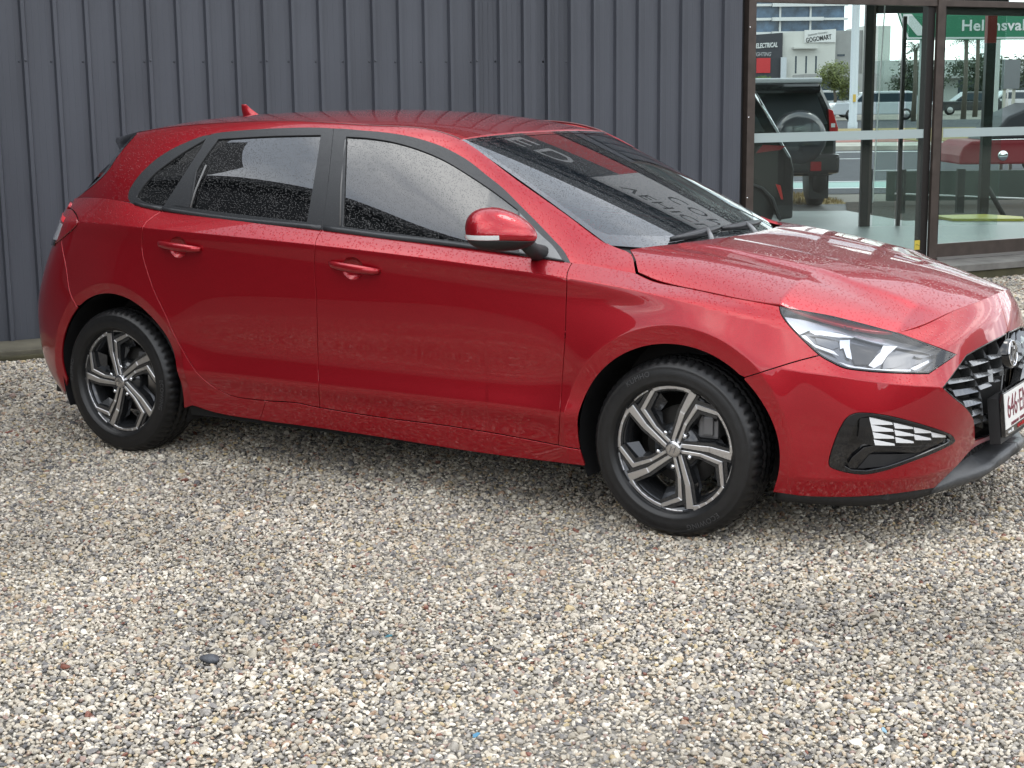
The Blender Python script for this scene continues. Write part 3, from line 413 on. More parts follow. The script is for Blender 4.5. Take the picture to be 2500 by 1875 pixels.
def drops(m, scale=110, strength=.5, dist=.0026, thr=.62, both=True):
    strength = min(1, strength*2.); scale = scale*1.6; dist *= .38 if m.name.startswith('tinted') else .6; thr += .15
    k = NT(m); t = k.n('ShaderNodeTexCoord'); v = k.n('ShaderNodeTexVoronoi'); v.inputs['Scale'].default_value = scale
    k.l(t.outputs['Object'], v.inputs['Vector'])
    r = k.n('ShaderNodeMapRange', interpolation_type='SMOOTHSTEP'); r.inputs['From Min'].default_value = .34; r.inputs['From Max'].default_value = .12
    k.l(v.outputs['Distance'], r.inputs['Value'])
    sel = k.n('ShaderNodeSeparateXYZ'); k.l(v.outputs['Color'], sel.inputs[0]); gt = k.n('ShaderNodeMath', operation='LESS_THAN'); gt.inputs[1].default_value = thr; k.l(sel.outputs[0], gt.inputs[0])
    m2 = k.n('ShaderNodeMath', operation='MULTIPLY'); k.l(r.outputs[0], m2.inputs[0]); k.l(gt.outputs[0], m2.inputs[1])
    b = k.n('ShaderNodeBump'); b.inputs['Strength'].default_value = strength; b.inputs['Distance'].default_value = dist
    k.l(m2.outputs[0], b.inputs['Height']); k.l(b.outputs[0], k.p.inputs['Normal'])
    if m.name.startswith(('tinted', 'windscreen')): k.l(b.outputs[0], k.p.inputs['Coat Normal'])
    return m
PAINT = paint()
TRIM = drops(mat('satin_black_trim', (.030, .032, .035), .38), 130, .35)
TRIMG = drops(mat('grey_sail_panel', (.17, .175, .18), .32, coat=.3), 130, .4)
GLOSSB = mat('gloss_black_plastic', (.006, .006, .007), .06, coat=.5)
MATTB = noisy(mat('matt_black_plastic', (.013, .013, .014), .6), 30, .2)
GREYP = noisy(mat('grey_bumper_plastic', (.055, .058, .062), .42), 40, .1)
DARK = mat('cavity_black', (.003, .003, .003), .9)
GLASSD = drops(mat('tinted_side_glass', (.003, .0035, .004), .0, spec=1.0, coat=1., coatr=0), 120, .30)
CHROME = mat('chrome', (.75, .76, .78), .08, 1.)
SILVER = mat('machined_alloy', (.62, .62, .63), .28, 1.)
ALLOYD = mat('dark_alloy', (.040, .042, .046), .25, .6, coat=.6)
RUBBER = noisy(mat('tyre_rubber', (.007, .007, .0075), .42), 60, .3, .1, .15, 300)
RUBBERL = mat('tyre_lettering', (.05, .05, .052), .35)
WHITEP = mat('white_reflector', (.82, .83, .85), .15, .2)
DISC = mat('brake_disc', (.25, .24, .23), .35, .9)
def windscreen_glass():
    m = mat('windscreen_glass', (.01, .015, .02), 0., spec=1.0, coat=1., coatr=0, alpha=1.); drops(m, 110, .45, .0026, .6)
    k = NT(m); out = k.t.nodes['Material Output']; tr = k.n('ShaderNodeBsdfTransparent'); tr.inputs[0].default_value = (.40, .46, .46, 1)
    mixs = k.n('ShaderNodeMixShader'); mixs.inputs[0].default_value = .45
    k.l(k.p.outputs[0], mixs.inputs[2]); k.l(tr.outputs[0], mixs.inputs[1]); k.l(mixs.outputs[0], out.inputs[0]); mixs.inputs[0].default_value = .66; return m
WSG = windscreen_glass()
def clear_glass(name, tint=(.93, .97, .96), rough=0., base=.0, ior=1.5):
    m = bpy.data.materials.new(name); m.use_nodes = True; t = m.node_tree; t.nodes.remove(t.nodes['Principled BSDF'])
    tr = t.nodes.new('ShaderNodeBsdfTransparent'); tr.inputs[0].default_value = (*tint, 1)
    gl = t.nodes.new('ShaderNodeBsdfGlossy'); gl.inputs['Roughness'].default_value = rough; gl.inputs['Color'].default_value = (1, 1, 1, 1)
    lw = t.nodes.new('ShaderNodeLayerWeight'); pw = t.nodes.new('ShaderNodeMath'); pw.operation = 'POWER'; pw.inputs[1].default_value = 5.; t.links.new(lw.outputs['Facing'], pw.inputs[0])
    r0 = ((ior-1)/(ior+1))**2+base; ad = t.nodes.new('ShaderNodeMath'); ad.operation = 'MULTIPLY_ADD'; ad.inputs[1].default_value = 1-r0; ad.inputs[2].default_value = r0; ad.use_clamp = True
    mx_ = t.nodes.new('ShaderNodeMixShader'); t.links.new(pw.outputs[0], ad.inputs[0]); t.links.new(ad.outputs[0], mx_.inputs[0])
    t.links.new(tr.outputs[0], mx_.inputs[1]); t.links.new(gl.outputs[0], mx_.inputs[2]); t.links.new(mx_.outputs[0], t.nodes['Material Output'].inputs[0]); return m
LENS = clear_glass('headlamp_lens', (.92, .93, .95), ior=1.75)
PANE = clear_glass('shop_window_glass', (.86, .92, .90), base=.0, ior=1.4)
# ================================================================== panel builder: outlines in surface coordinates -> curved sheet with turned edges
SURF = {'A': (SA, (1, 1)), 'H': (SH, (1, 1)), 'G': (SG, (1, 1)), 'R': (SR, (1, 1)), 'W': (SW, (.95, .65))}
CEN = np.array([1.35, 0, .55])
def inside(P, poly):
    x, y = P[:, 0][:, None], P[:, 1][:, None]; a = poly; b = np.roll(poly, -1, 0)
    c_ = ((a[:, 1] > y) != (b[:, 1] > y)) & (x < (b[:, 0]-a[:, 0])*(y-a[:, 1])/(b[:, 1]-a[:, 1]+1e-12)+a[:, 0])
    return c_.sum(1) % 2 == 1
def dist_poly(P, poly, closed=True):
    a = poly; b = np.roll(poly, -1, 0)
    if not closed: a = a[:-1]; b = b[:-1]
    d = b-a; L = (d*d).sum(1)+1e-15; best = np.full(len(P), 9.)
    for i in range(len(a)):
        w = P-a[i]; t = np.clip((w@d[i])/L[i], 0, 1); q = w-t[:, None]*d[i]; best = np.minimum(best, np.hypot(q[:, 0], q[:, 1]))
    return best
def resample(poly, g, closed=True):
    out = []; n = len(poly)
    for i in range(n if closed else n-1):
        a = poly[i]; b = poly[(i+1) % n]; L = np.hypot(*(b-a)); k = max(1, int(math.ceil(L/g)))
        for t in range(k): out.append(a+(b-a)*t/k)
    if not closed: out.append(poly[-1])
    out = np.array(out); keep = [0]
    for i in range(1, len(out)):
        if np.hypot(*(out[i]-out[keep[-1]])) > g*.25: keep.append(i)
    if closed and len(keep) > 3 and np.hypot(*(out[keep[-1]]-out[0])) < g*.25: keep.pop()
    return out[keep]
def shrink(poly, d):
    if d == 0: return poly
    a = poly; pv = np.roll(a, 1, 0); nx = np.roll(a, -1, 0)
    area = .5*np.sum(a[:, 0]*nx[:, 1]-nx[:, 0]*a[:, 1]); s = 1 if area > 0 else -1
    e1 = a-pv; e2 = nx-a; e1 /= np.hypot(*e1.T)[:, None]+1e-12; e2 /= np.hypot(*e2.T)[:, None]+1e-12
    n1 = np.stack([-e1[:, 1], e1[:, 0]], 1)*s; n2 = np.stack([-e2[:, 1], e2[:, 0]], 1)*s
    m = n1+n2; L = np.hypot(*m.T)[:, None]; m = m/np.maximum(L, .3); k = 1/np.maximum((m*n1).sum(1), .5)
    return a+m*d*k[:, None]
def normals(surf, uv, e=6e-4):
    f = SURF[surf][0]; u, v = uv[:, 0], uv[:, 1]
    tu = f(u+e, v)-f(u-e, v); tv = f(u, v+e)-f(u, v-e); n = np.cross(tu, tv); n /= np.linalg.norm(n, axis=1)[:, None]+1e-12
    P = f(u, v); c_ = CEN.copy(); s = np.sign(((P-c_)*n).sum(1).mean() or 1)
    return P, n*s
def mesh_uv(surf, poly, holes=(), feats=(), g=.014, shr=.0016, off=0., offf=None):
    sc = np.array(SURF[surf][1]); poly = resample(shrink(np.array(poly, float)*sc, shr), g)
    hs = [resample(shrink(np.array(h, float)*sc, -shr), g) for h in holes]
    fs = [resample(np.array(f, float)*sc, g*.8, False) for f in feats]
    lo = poly.min(0); hi = poly.max(0)
    gx, gy = np.meshgrid(np.arange(lo[0]+g/2, hi[0], g), np.arange(lo[1]+g/2, hi[1], g), indexing='ij'); P = np.stack([gx.ravel(), gy.ravel()], 1)
    P = P[inside(P, poly)]
    for h in hs: P = P[~inside(P, h)]
    for q in [poly]+hs: P = P[dist_poly(P, q) > g*.5]
    pts = [poly]; edges = [(i, (i+1) % len(poly)) for i in range(len(poly))]; o = len(poly)
    for h in hs: pts.append(h); edges += [(o+i, o+(i+1) % len(h)) for i in range(len(h))]; o += len(h)
    for f in fs:
        P = P[dist_poly(P, f, False) > g*.45]
        ok = inside(f, poly)
        for h in hs: ok &= ~inside(f, h)
        for q in [poly]+hs: ok &= dist_poly(f, q) > g*.45
        idx = np.where(ok)[0]
        if len(idx) < 2: continue
        pts.append(f[idx]); edges += [(o+j, o+j+1) for j in range(len(idx)-1) if idx[j+1] == idx[j]+1]; o += len(idx)
    pts.append(P); A_ = np.vstack(pts)
    res = delaunay_2d_cdt([Vector(p) for p in A_.tolist()], edges, [], 0, 1e-7)
    V = np.array([tuple(p) for p in res[0]]); T = [t for t in res[2] if len(t) == 3]; T = np.array(T)
    c_ = V[T].mean(1); ok = inside(c_, poly)
    for h in hs: ok &= ~inside(c_, h)
    T = T[ok]; used = np.unique(T); remap = -np.ones(len(V), int); remap[used] = np.arange(len(used)); V = V[used]; T = remap[T]
    uv = V/sc; X, n = normals(surf, uv)
    d = off if offf is None else offf(uv)
    X = X+n*np.reshape(d, (-1, 1)) if np.ndim(d) else X+n*d
    # orient
    t0 = np.cross(X[T[:, 1]]-X[T[:, 0]], X[T[:, 2]]-X[T[:, 0]]); fl = (t0*n[T].mean(1)).sum(1) < 0; T[fl] = T[fl][:, ::-1]
    return uv, X, n, T
def sheet(name, X, n, T, m, parent=None, flange=.012, mirror=False, thick=False):
    X = np.array(X); n = np.array(n); T = np.array(T)
    ed = {}
    for t in T:
        for i in range(3):
            a, b = int(t[i]), int(t[(i+1) % 3]); ed[(a, b)] = 1
    bd = [(a, b) for (a, b) in ed if (b, a) not in ed]
    faces = [tuple(map(int, t)) for t in T]; verts = X; nrm = n
    if flange and bd:
        vs = sorted({i for e in bd for i in e}); mp = {v: len(X)+i for i, v in enumerate(vs)}; mp2 = {v: len(X)+len(vs)+i for i, v in enumerate(vs)}
        sn = {v: np.zeros(3) for v in vs}
        for a, b in bd:
            s_ = np.cross(X[b]-X[a], n[a]); sn[a] += s_; sn[b] += s_
        S_ = np.array([sn[v]/(np.linalg.norm(sn[v])+1e-12) for v in vs])
        rim = X[vs]-n[vs]*.0007+S_*.0005; deep = X[vs]-n[vs]*flange-S_*.002
        verts = np.vstack([X, rim, deep]); nr = S_*.75+n[vs]*.65; nr /= np.linalg.norm(nr, axis=1)[:, None]; nrm = np.vstack([n, nr, S_])
        faces += [(b, a, mp[a], mp[b]) for a, b in bd]+[(mp[b], mp[a], mp2[a], mp2[b]) for a, b in bd]
    verts = np.array(verts); nrm = np.array(nrm)
    if mirror:
        verts = verts*[1, -1, 1]; nrm = nrm*[1, -1, 1]; faces = [tuple(reversed(f)) for f in faces]
    me = bpy.data.meshes.new(name); me.from_pydata(verts.tolist(), [], faces)
    me.polygons.foreach_set('use_smooth', [True]*len(faces)); me.update()
    me.normals_split_custom_set_from_vertices(nrm.tolist())
    me.materials.append(m); return link(name, me, parent)
def panel(name, surf, poly, m, parent=None, holes=(), feats=(), g=.012, shr=.0023, off=0., flange=.012, both=True, par2=None, offf=None):
    uv, X, n, T = mesh_uv(surf, poly, holes, feats, g, shr, off, offf)
    o = sheet(name, X, n, T, m, parent, flange); o2 = None
    if both: o2 = sheet(name, X, n, T, m, par2 or parent, flange, True)
    return o, o2
def Ln(*names):
    """chain traced lines ('-name' reverses)"""
    out = []
    for nme in names:
        if isinstance(nme, str):
            q = LINES[nme.lstrip('-')]; q = q[::-1] if nme[0] == '-' else q
        else: q = [nme] if isinstance(nme, tuple) else list(nme)
        for p in q:
            if not out or math.hypot(out[-1][0]-p[0], out[-1][1]-p[1]) > 1e-3: out.append(tuple(p))
    if math.hypot(out[0][0]-out[-1][0], out[0][1]-out[-1][1]) < 1e-3: out.pop()
    return out
def vt(u0, u1, n=40, d=0.):
    u = np.linspace(u0, u1, n); return [(float(a), float(b)-d) for a, b in zip(u, VT(u))]
def clipu(q, u): return [p for p in q if p[0] < u]
def on(surf, uv, off=0.):
    P, n = normals(surf, np.atleast_2d(np.array(uv, float))); return P+n*off, n
# ================================================================== THE RED HATCHBACK
car = empty('hatchback_car', (0, 0, 0))
tag(car, 'red metallic five-door hatchback wet with rain, parked on the gravel before the dark metal wall', 'car')
def arch(xc, rx, rz, a0, a1, n=30):
    """wheel opening in A coordinates"""
    out = []
    for t in np.linspace(a0, a1, n):
        x = xc+rx*math.cos(t); z = WZ+rz*math.sin(t); out.append((float(u_of_x(x)), z))
    return out
SHCR = [(float(u), float(ZC(np.array([u]))[0])) for u in np.arange(float(u_of_x(-.5)), float(u_of_x(2.75)), .03)]
BCRL = [(float(u), float(BCR(u))) for u in np.arange(4.40, ULEN, .02)]
def flare(xc): return [(float(u_of_x(xc+.420*math.cos(t))), WZ+.420*math.sin(t)) for t in np.linspace(-.45, math.pi+.45, 90)]
def para(q, d): return [(a, b+d) for a, b in q]
def flr(xc, r_): return [(float(u_of_x(xc+r_*math.cos(t))), WZ+r_*math.sin(t)) for t in np.linspace(-.45, math.pi+.45, 110)]
FE = [SHCR, para(SHCR, .0035), para(SHCR, -.0035), BCRL, para(BCRL, .0035), para(BCRL, -.0035), flare(0), flare(2.65)]+[flr(xc, r_) for xc in (0, 2.65) for r_ in (.4165, .4235, .431)]
UE = float(ULEN)
ug = LINES
# --- rear door / front door
HND = [(.292, .928, .530, .912), (1.20, .889, 1.437, .869)]
def bowl(h, k_=1.):
    xa, za, xb, zb = h; xm, zm = (xa+xb)/2-.012, (za+zb)/2-.006
    return [(float(u_of_x(xm+.050*k_*math.cos(a))), zm+.042*k_*math.sin(a)) for a in np.linspace(0, 2*math.pi, 30, endpoint=False)]
fd, fd2 = panel('front_door', 'A', Ln('gap_front', '-door_bottom_f', '-gap_mid', vt(2.5408, 3.652, 40, .001)), PAINT, car, holes=[bowl(HND[1])], feats=FE)
rd, rd2 = panel('rear_door', 'A', Ln('gap_mid', '-door_bottom_r', '-gap_rear', vt(1.6667, 2.5408, 40, .001)), PAINT, car, holes=[bowl(HND[0])], feats=FE)
# --- sill
zr = .325
rarch_end = (float(u_of_x(0+.375*math.cos(-.25))), zr+.374*math.sin(-.25))
farch_b = (float(u_of_x(2.65-.368*math.cos(-.31))), zr-.356*math.sin(.31))
ar_full = arch(0, .375, .374, -.25, math.pi+.10, 60)         # front foot -> over -> rear foot
af_full = arch(2.65, .368, .356, math.pi+.14, -.28, 60)      # rear foot -> over -> front foot
gr = LINES['gap_rear']
# quarter panel: up the rear door gap, along the belt to the tail lamp, down the bumper gap, over the arch
b_end = LINES['gap_bumper_rear'][-1]
ar = ar_full
def cut_after(poly, pt):
    i = int(np.argmin([math.hypot(p[0]-pt[0], p[1]-pt[1]) for p in poly])); return i
ia = cut_after(ar, b_end)
sillz = LINES['sill_bottom']
gfd = LINES['gap_front'][-1]
grb = [p for p in gr if p[1] < .46]
jr = grb[0]                                                   # where the quarter panel meets the sill beside the rear door
tl = LINES['tl']
quarter = Ln(gr[::-1], vt(1.66, .93, 34), tl[2:cut_after(tl, LINES['gap_bumper_rear'][0])], LINES['gap_bumper_rear'], ar[:ia][::-1], [p for p in sillz if p[0] < 2.25])
QJ = [p for p in sillz if p[0] < 2.25][-1]
panel('quarter_panel', 'A', quarter, PAINT, car, feats=FE)
sb = [p for p in sillz if p[0] > 2.25]
panel('sill', 'A', Ln([QJ], sb, [farch_b], [af_full[0]], [(gfd[0], gfd[1])], [p for p in LINES['door_bottom'][::-1] if p[0] > 2.2531], [(2.2531, .3094)]), PAINT, car, feats=FE, off=.0035)
# --- front wing
gb = LINES['gap_bumper_front']; iff = cut_after(af_full, gb[-1])
hl4 = LINES['headlight4']; iu = cut_after(hl4, gb[0])
wing = Ln('gap_front', af_full[:iff], gb[::-1], hl4[iu:], vt(4.4648, 3.652, 50))
panel('front_wing', 'A', wing, PAINT, car, feats=FE)
# --- front bumper with nose, grille opening, fog recess
gbq = clipu(LINES['grille_b'], UE-.02); zgt = gbq[-1][1]+.004; gdq = clipu(LINES['grille_d'], UE-.03); zgb = gdq[-1][1]
lgq = clipu(LINES['lower_grille_top'], UE-.03)
bump = Ln(gb, af_full[iff:], [(4.43, .203)], 'bumper_bottom', 'bumper_lip', lgq, [(UE, lgq[-1][1])], [(UE, zgb)], gdq[::-1], LINES['grille_c'][::-1], 'grille_a', gbq, [(UE, zgt)], [(UE, float(VT(np.array([UE]))[0]))],
          vt(UE-.02, 4.8582, 30), 'headlight2', 'headlight3', hl4[:iu+1])
fb, fb2 = panel('front_bumper', 'A', bump, PAINT, car, holes=[LINES['fog'][:-1]], feats=FE, g=.013)
# --- rear bumper
rb = Ln(LINES['gap_bumper_rear'], ar[ia:], [(float(u_of_x(-.40)), .255)], [(1.02, .235), (.9, .20), (.6, .17), (.3, .17), (0.0, .17)], [(0.0, .86)], [(.5, .86), (.80, .872), (.93, .885)])
panel('rear_bumper', 'A', rb, PAINT, car, feats=FE)
panel('tailgate', 'A', [(0, .862), (.5, .862), (.80, .876), (.80, .95), (.80, 1.02), (.86, 1.045), (.86, 1.07), (.6, 1.085), (.3, 1.085), (0, 1.085)], PAINT, car, feats=FE)
# tail lamp
tlp = Ln([(.93, 1.03)], tl[3:], [(.93, .875), (.80, .872), (.70, .90), (.70, 1.01), (.84, 1.04)])
tlo, tlo2 = panel('tail_lamp', 'A', tlp, mat('tail_lamp_red', (.22, .008, .012), .06, coat=1), car, off=.006, g=.016)
for o_, sgn in ((tlo, 1), (tlo2, -1)):
    for nm, q, mm in (('reverse_lens', [(.89, .985), (1.035, .975), (.985, .905), (.86, .90)], mat('white_lamp_lens', (.42, .43, .46), .1, coat=1)),
                      ('brake_lens', [(.88, 1.012), (1.04, 1.0), (1.035, .985), (.89, .996)], mat('brake_lens_red', (.75, .01, .02), .1, coat=1, emit=(1, .02, .03), estr=.25)),
                      ('lamp_base', [(.83, .90), (.975, .902), (.945, .878), (.85, .875)], GLOSSB)):
        uv, X, n_, T = mesh_uv('A', q, g=.016, off=.0075, shr=0); sheet(nm, X, n_, T, mm, o_, .006, sgn < 0)
# --- bonnet
def hood_edge():
    u = np.linspace(3.893, 4.8582, 46); P = TL(u); e1 = [(p[0], p[1]) for p in P]
    u = np.linspace(4.8582, UE, 26); P = TL(u); e2 = [(p[0], min(p[1], 0)) for p in P]
    return e1+e2
he = hood_edge(); hg = [(2.372, -.670), (2.400, -.700), (2.424, -.727), (2.445, -.757)]
hr = [(2.374, -.668), (2.42, -.60), (2.47, -.50), (2.515, -.38), (2.545, -.22), (2.558, 0)]
hr_m = [(x, -y) for x, y in hr[:-1]][::-1]; he_m = [(x, -y) for x, y in he[:-1]][::-1]; hg_m = [(x, -y) for x, y in hg][::-1]
bon, _ = panel('bonnet', 'H', Ln(hg, he, he_m, hg_m, [(x, -y) for x, y in hr[:-1]], hr[::-1]), PAINT, car,
      feats=[[(x, s*(y)) for x, y in zip(np.linspace(2.5, 3.45, 40), np.interp(np.linspace(2.5, 3.45, 40), [2.4,2.6,3.06,3.3,3.5], [.50,.46,.44,.42,.40]))] for s in (1, -1)], both=False, g=.018)
# --- side frame: pillars and roof rail in one pressing, DLO cut out
dlo = Ln('dlo_top', 'dlo_bot')
wl = [p for p in LINES['wind_low'] if p[0] > 2.2]
frame = [(x, -.002) for x in np.linspace(-.43, 2.44, 90)]+[(2.455, .012), (2.444, .12), (2.425, .25), (2.40, .38), (2.372, .449)]+[(x, .4495) for x in np.linspace(2.35, -.14, 90)]+LINES['hatch_edge']
panel('side_frame', 'G', frame, PAINT, car, holes=[dlo], g=.014, shr=.0006)
# --- window trims, glass
fg = LINES['fgap']; rg = LINES['rgap']
def split_dlo(x0, x1):
    pass
dt = LINES['dlo_top']; db = LINES['dlo_bot']
def near_x(line, x, lo=False):
    c_ = [p for p in line if (p[0] < x if lo else p[0] > x)]; return c_
fgt = min(range(len(dt)), key=lambda i: abs(dt[i][0]-fg[0][0])); fgb = min(range(len(db)), key=lambda i: abs(db[i][0]-fg[-1][0]))
rgt = min(range(len(dt)), key=lambda i: math.hypot(dt[i][0]-rg[0][0], dt[i][1]-rg[0][1])); rgb = min(range(len(db)), key=lambda i: abs(db[i][0]-rg[-1][0]))
fin = [(fg[0][0], dt[fgt][1]-.003)]+fg[1:-1]+[(fg[-1][0], db[fgb][1]+.001)]
rin = [(rg[0][0], dt[rgt][1]-.004)]+rg[1:-1]+[(rg[-1][0], db[rgb][1]+.001)]
qgl = Ln('quarter_glass', 'quarter_glass2', 'quarter_glass3'); rgl = Ln('rear_glass', 'rear_glass2', 'rear_glass3', 'rear_glass4'); fgl = Ln('front_glass', 'front_glass2', 'front_glass3', 'front_glass4')
sailp = Ln('sail', 'sail2')
front_trim = Ln(fin[::-1], dt[fgt+1:], db[:fgb])
rear_trim = Ln(rin[::-1], dt[rgt+1:fgt], fin, db[fgb+1:rgb])
quart_trim = Ln(dt[:rgt], rin, db[rgb+1:])
panel('window_trim', 'G', front_trim, TRIM, fd, holes=[fgl], g=.016, shr=.0012, off=.002, par2=fd2)
panel('window_trim', 'G', rear_trim, TRIM, rd, holes=[rgl], g=.016, shr=.0012, off=.002, par2=rd2)
panel('quarter_window_trim', 'G', quart_trim, TRIM, car, holes=[qgl], g=.016, shr=.0012, off=.002)
panel('window_glass', 'G', fgl, GLASSD, fd, g=.02, shr=-.004, off=-.005, par2=fd2, flange=0)
panel('window_glass', 'G', rgl, GLASSD, rd, g=.02, shr=-.004, off=-.005, par2=rd2, flange=0)
panel('quarter_glass', 'G', qgl, GLASSD, car, g=.02, shr=-.004, off=-.004, flange=0)
panel('sail_panel', 'G', sailp, TRIMG, fd, g=.016, off=.0045, shr=.001, par2=fd2, flange=.003)
panel('rear_corner_trim', 'G', LINES['rear_corner'], TRIMG if False else TRIM, rd, g=.016, off=.0045, shr=0, par2=rd2, flange=.003)
# belt moulding along the foot of the windows, one length per door
def belt(x0, x1, par, sgn, name='belt_moulding'):
    xs = np.linspace(x0, x1, max(4, int((x1-x0)/.05))); b_ = []
    w = np.interp(xs, [p[0] for p in db[::-1]], [p[1] for p in db[::-1]])
    rows = []
    for dw, of in ((-.002, .000), (.001, .0075), (.012, .0095), (.019, .007), (.021, .000)):
        P, n_ = on('G', np.stack([xs, w+dw], 1), of); rows.append(P)
    V = np.array(rows); k, m_ = V.shape[:2]; V = V.reshape(-1, 3)*[1, sgn, 1]
    mb = MB(); mb.add(V, [(i*m_+j, i*m_+j+1, (i+1)*m_+j+1, (i+1)*m_+j) for i in range(k-1) for j in range(m_-1)]+[tuple(i*m_ for i in range(k)), tuple(i*m_+m_-1 for i in range(k))], True)
    return mb.build(name, TRIM, par)
for sgn, f_, r_ in ((1, fd, rd), (-1, fd2, rd2)):
    belt(1.122, 2.19, f_, sgn); belt(.245, 1.106, r_, sgn); belt(.07, .238, car, sgn, 'quarter_moulding')
# division bar of the rear door window
for sgn, r_ in ((1, rd), (-1, rd2)):
    P, _n = on('G', [(.404, .024), (.408, .10), (.425, .20)], .006); P = P*[1, sgn, 1]
    MB().tube(P, .004, 6).build('division_bar', mat('grey_rubber_seal', (.16, .16, .16), .5), r_)
    P, _n = on('G', [(1.197, .024), (1.155, .16), (1.10, .33)], .003); P = P*[1, sgn, 1]
    MB().tube(P, .0035, 6).build('window_seal', mat('grey_rubber_seal2', (.13, .13, .13), .5), fd if sgn > 0 else fd2)
# --- roof
rx_ = np.linspace(-.44, 1.592, 60)
yt = np.interp(rx_, _gx[:8], _gT[:8, 0])
ytn = nspline(_gx[:9], _gT[:9], rx_)[:, 0]
edge = [(float(a), -float(b)) for a, b in zip(rx_, ytn)]
front_ = [(1.592+(1.625-1.592)*(1-.65*q*q-.35*q**4), .570*q) for q in np.linspace(-1, 1, 30)]
edge = [p for p in edge if p[0] > -.13]
rearc = [(-.14-.27*(1-(y/.555)**2), y) for y in np.linspace(.545, -.545, 24)]
roofp = Ln(edge, front_[1:-1], [(x, -y) for x, y in edge[::-1]], rearc)
panel('roof', 'R', roofp, PAINT, car, g=.022, both=False, shr=.003)
# gutter line
for sgn in (1, -1):
    P = nspline(_gx[:9], _gT[:9], np.linspace(-.12, 1.59, 60)); MB().tube([(x, -sgn*p[0], p[1]-.002) for x, p in zip(np.linspace(-.12, 1.59, 60), P)], .0045, 6).build('roof_gutter', mat('gutter_dark', (.10, .003, .006), .3, coat=.5), car)
# spoiler and rear window
sp = MB(); ys = np.linspace(-.53, .53, 17); top = []
for y in ys:
    k_ = (y/.555)**2; xf_ = -.14-.27*(1-k_)+.008; zf_ = float(SR([xf_], [y])[0, 2])+.002; ln = .165+.02*(1-abs(y)/.53)-(.06 if abs(y) > .52 else 0)
    top += [(xf_, y, zf_), (xf_-ln, y*.97, zf_-.030), (xf_-ln-.004, y*.97, zf_-.048), (xf_-ln*.80, y*.975, zf_-.105)]
sp.add(top, [(i*4+j, i*4+j+1, (i+1)*4+j+1, (i+1)*4+j) for i in range(16) for j in range(3)]+[(0, 1, 2, 3), (64, 67, 66, 65)], True)
sp.build('roof_spoiler', GLOSSB, car)
for sgn in (1, -1):
    a_ = [(p[0], p[1]) for p in LINES['hatch_edge']]; P, _n = on('G', a_, .002)
    inn = P+np.array([-.075, .05, -.010]); Q = np.vstack([P, inn])*[1, sgn, 1]; m_ = len(P)
    MB().add(Q, [(i, i+1, m_+i+1, m_+i) for i in range(m_-1)], True).build('rear_window_surround', GLOSSB, car)
rw = MB(); ys = np.linspace(-.56, .56, 13)
V = [(-.24-.17*(1-(y/.57)**2), y*.88, 1.318) for y in ys]+[(-.36-.17*(1-(y/.57)**2), y*1.0, 1.20) for y in ys]+[(-.455-.16*(1-(y/.57)**2), y*1.09, 1.083) for y in ys]
rw.add(V, [(r*13+j, r*13+j+1, (r+1)*13+j+1, (r+1)*13+j) for r in range(2) for j in range(12)], True); rw.build('rear_window', GLASSD, car)
# --- windscreen
ws_poly = [(t, -1.) for t in np.linspace(0, 1, 24)]+[(1.0+.06*(1-q*q), q) for q in np.linspace(-1, 1, 24)][1:]+[(t, 1.) for t in np.linspace(1, 0, 24)][1:]+[(0, q) for q in np.linspace(1, -1, 24)][1:-1]
ws, _ = panel('windscreen', 'W', ws_poly, WSG, car, g=.03, both=False, off=-.002, shr=.003, flange=0)
# black band round the windscreen
bandm = mat('windscreen_ceramic_band', (.015, .017, .02), .03, coat=1); drops(bandm, 100, .35)
inner = [(t, -.955) for t in np.linspace(.03, .86, 20)]+[(.90+.05*(1-q*q), q) for q in np.linspace(-.92, .92, 20)]+[(t, .955) for t in np.linspace(.86, .03, 20)]+[(.03, q) for q in np.linspace(.9, -.9, 20)]
panel('windscreen_border', 'W', ws_poly, bandm, ws, holes=[inner], g=.03, both=False, off=-.0005, shr=.002, flange=0)
# --- cowl, wipers
cw = MB(); P = []
for q in np.linspace(-1, 1, 25):
    a_ = SW(np.array([1.0]), np.array([q]))[0]; hx = np.interp(abs(q*.69), [0, .22, .38, .50, .60, .668], [2.558, 2.545, 2.515, 2.47, 2.42, 2.374])
    P += [(a_[0]-.02, a_[1], a_[2]-.002), (a_[0]+.03, a_[1], a_[2]-.028), (hx-.01, a_[1], float(SH([hx], [a_[1]])[0, 2])-.045)]
cw.add(P, [(i*3+j, i*3+j+1, (i+1)*3+j+1, (i+1)*3+j) for i in range(24) for j in range(2)], True); cw.build('cowl_panel', MATTB, car)
def wiper(q0, t0, q1, t1, qp, tp, bend=.0):
    w = empty('wiper'); w.parent = car
    blade, _n = on('W', [(t0+(t1-t0)*k+bend*4*k*(1-k), q0+(q1-q0)*k) for k in np.linspace(0, 1, 9)], .016)
    MB().tube(blade, [.007, .010, .013, .015, .016, .015, .013, .010, .006], 6).build('blade', TRIM, w)
    rub, _n = on('W', [(t0+(t1-t0)*k+bend*4*k*(1-k), q0+(q1-q0)*k) for k in np.linspace(0, 1, 9)], .005); MB().tube(rub, .004, 5).build('blade_rubber', MATTB, w)
    k_ = int(round(tp)); mid = blade[k_]; pv, _n = on('W', [(1.045, qp)], .012)
    arm = [pv[0], pv[0]*.5+mid*.5+_n[0]*.010, mid+_n[0]*.010]; MB().tube(arm, [.012, .010, .008], 8).build('arm', TRIMG, w)
wiper(-.62, .985, -.03, .940, -.36, 5)
wiper(-.05, .952, .56, .975, .20, 4)
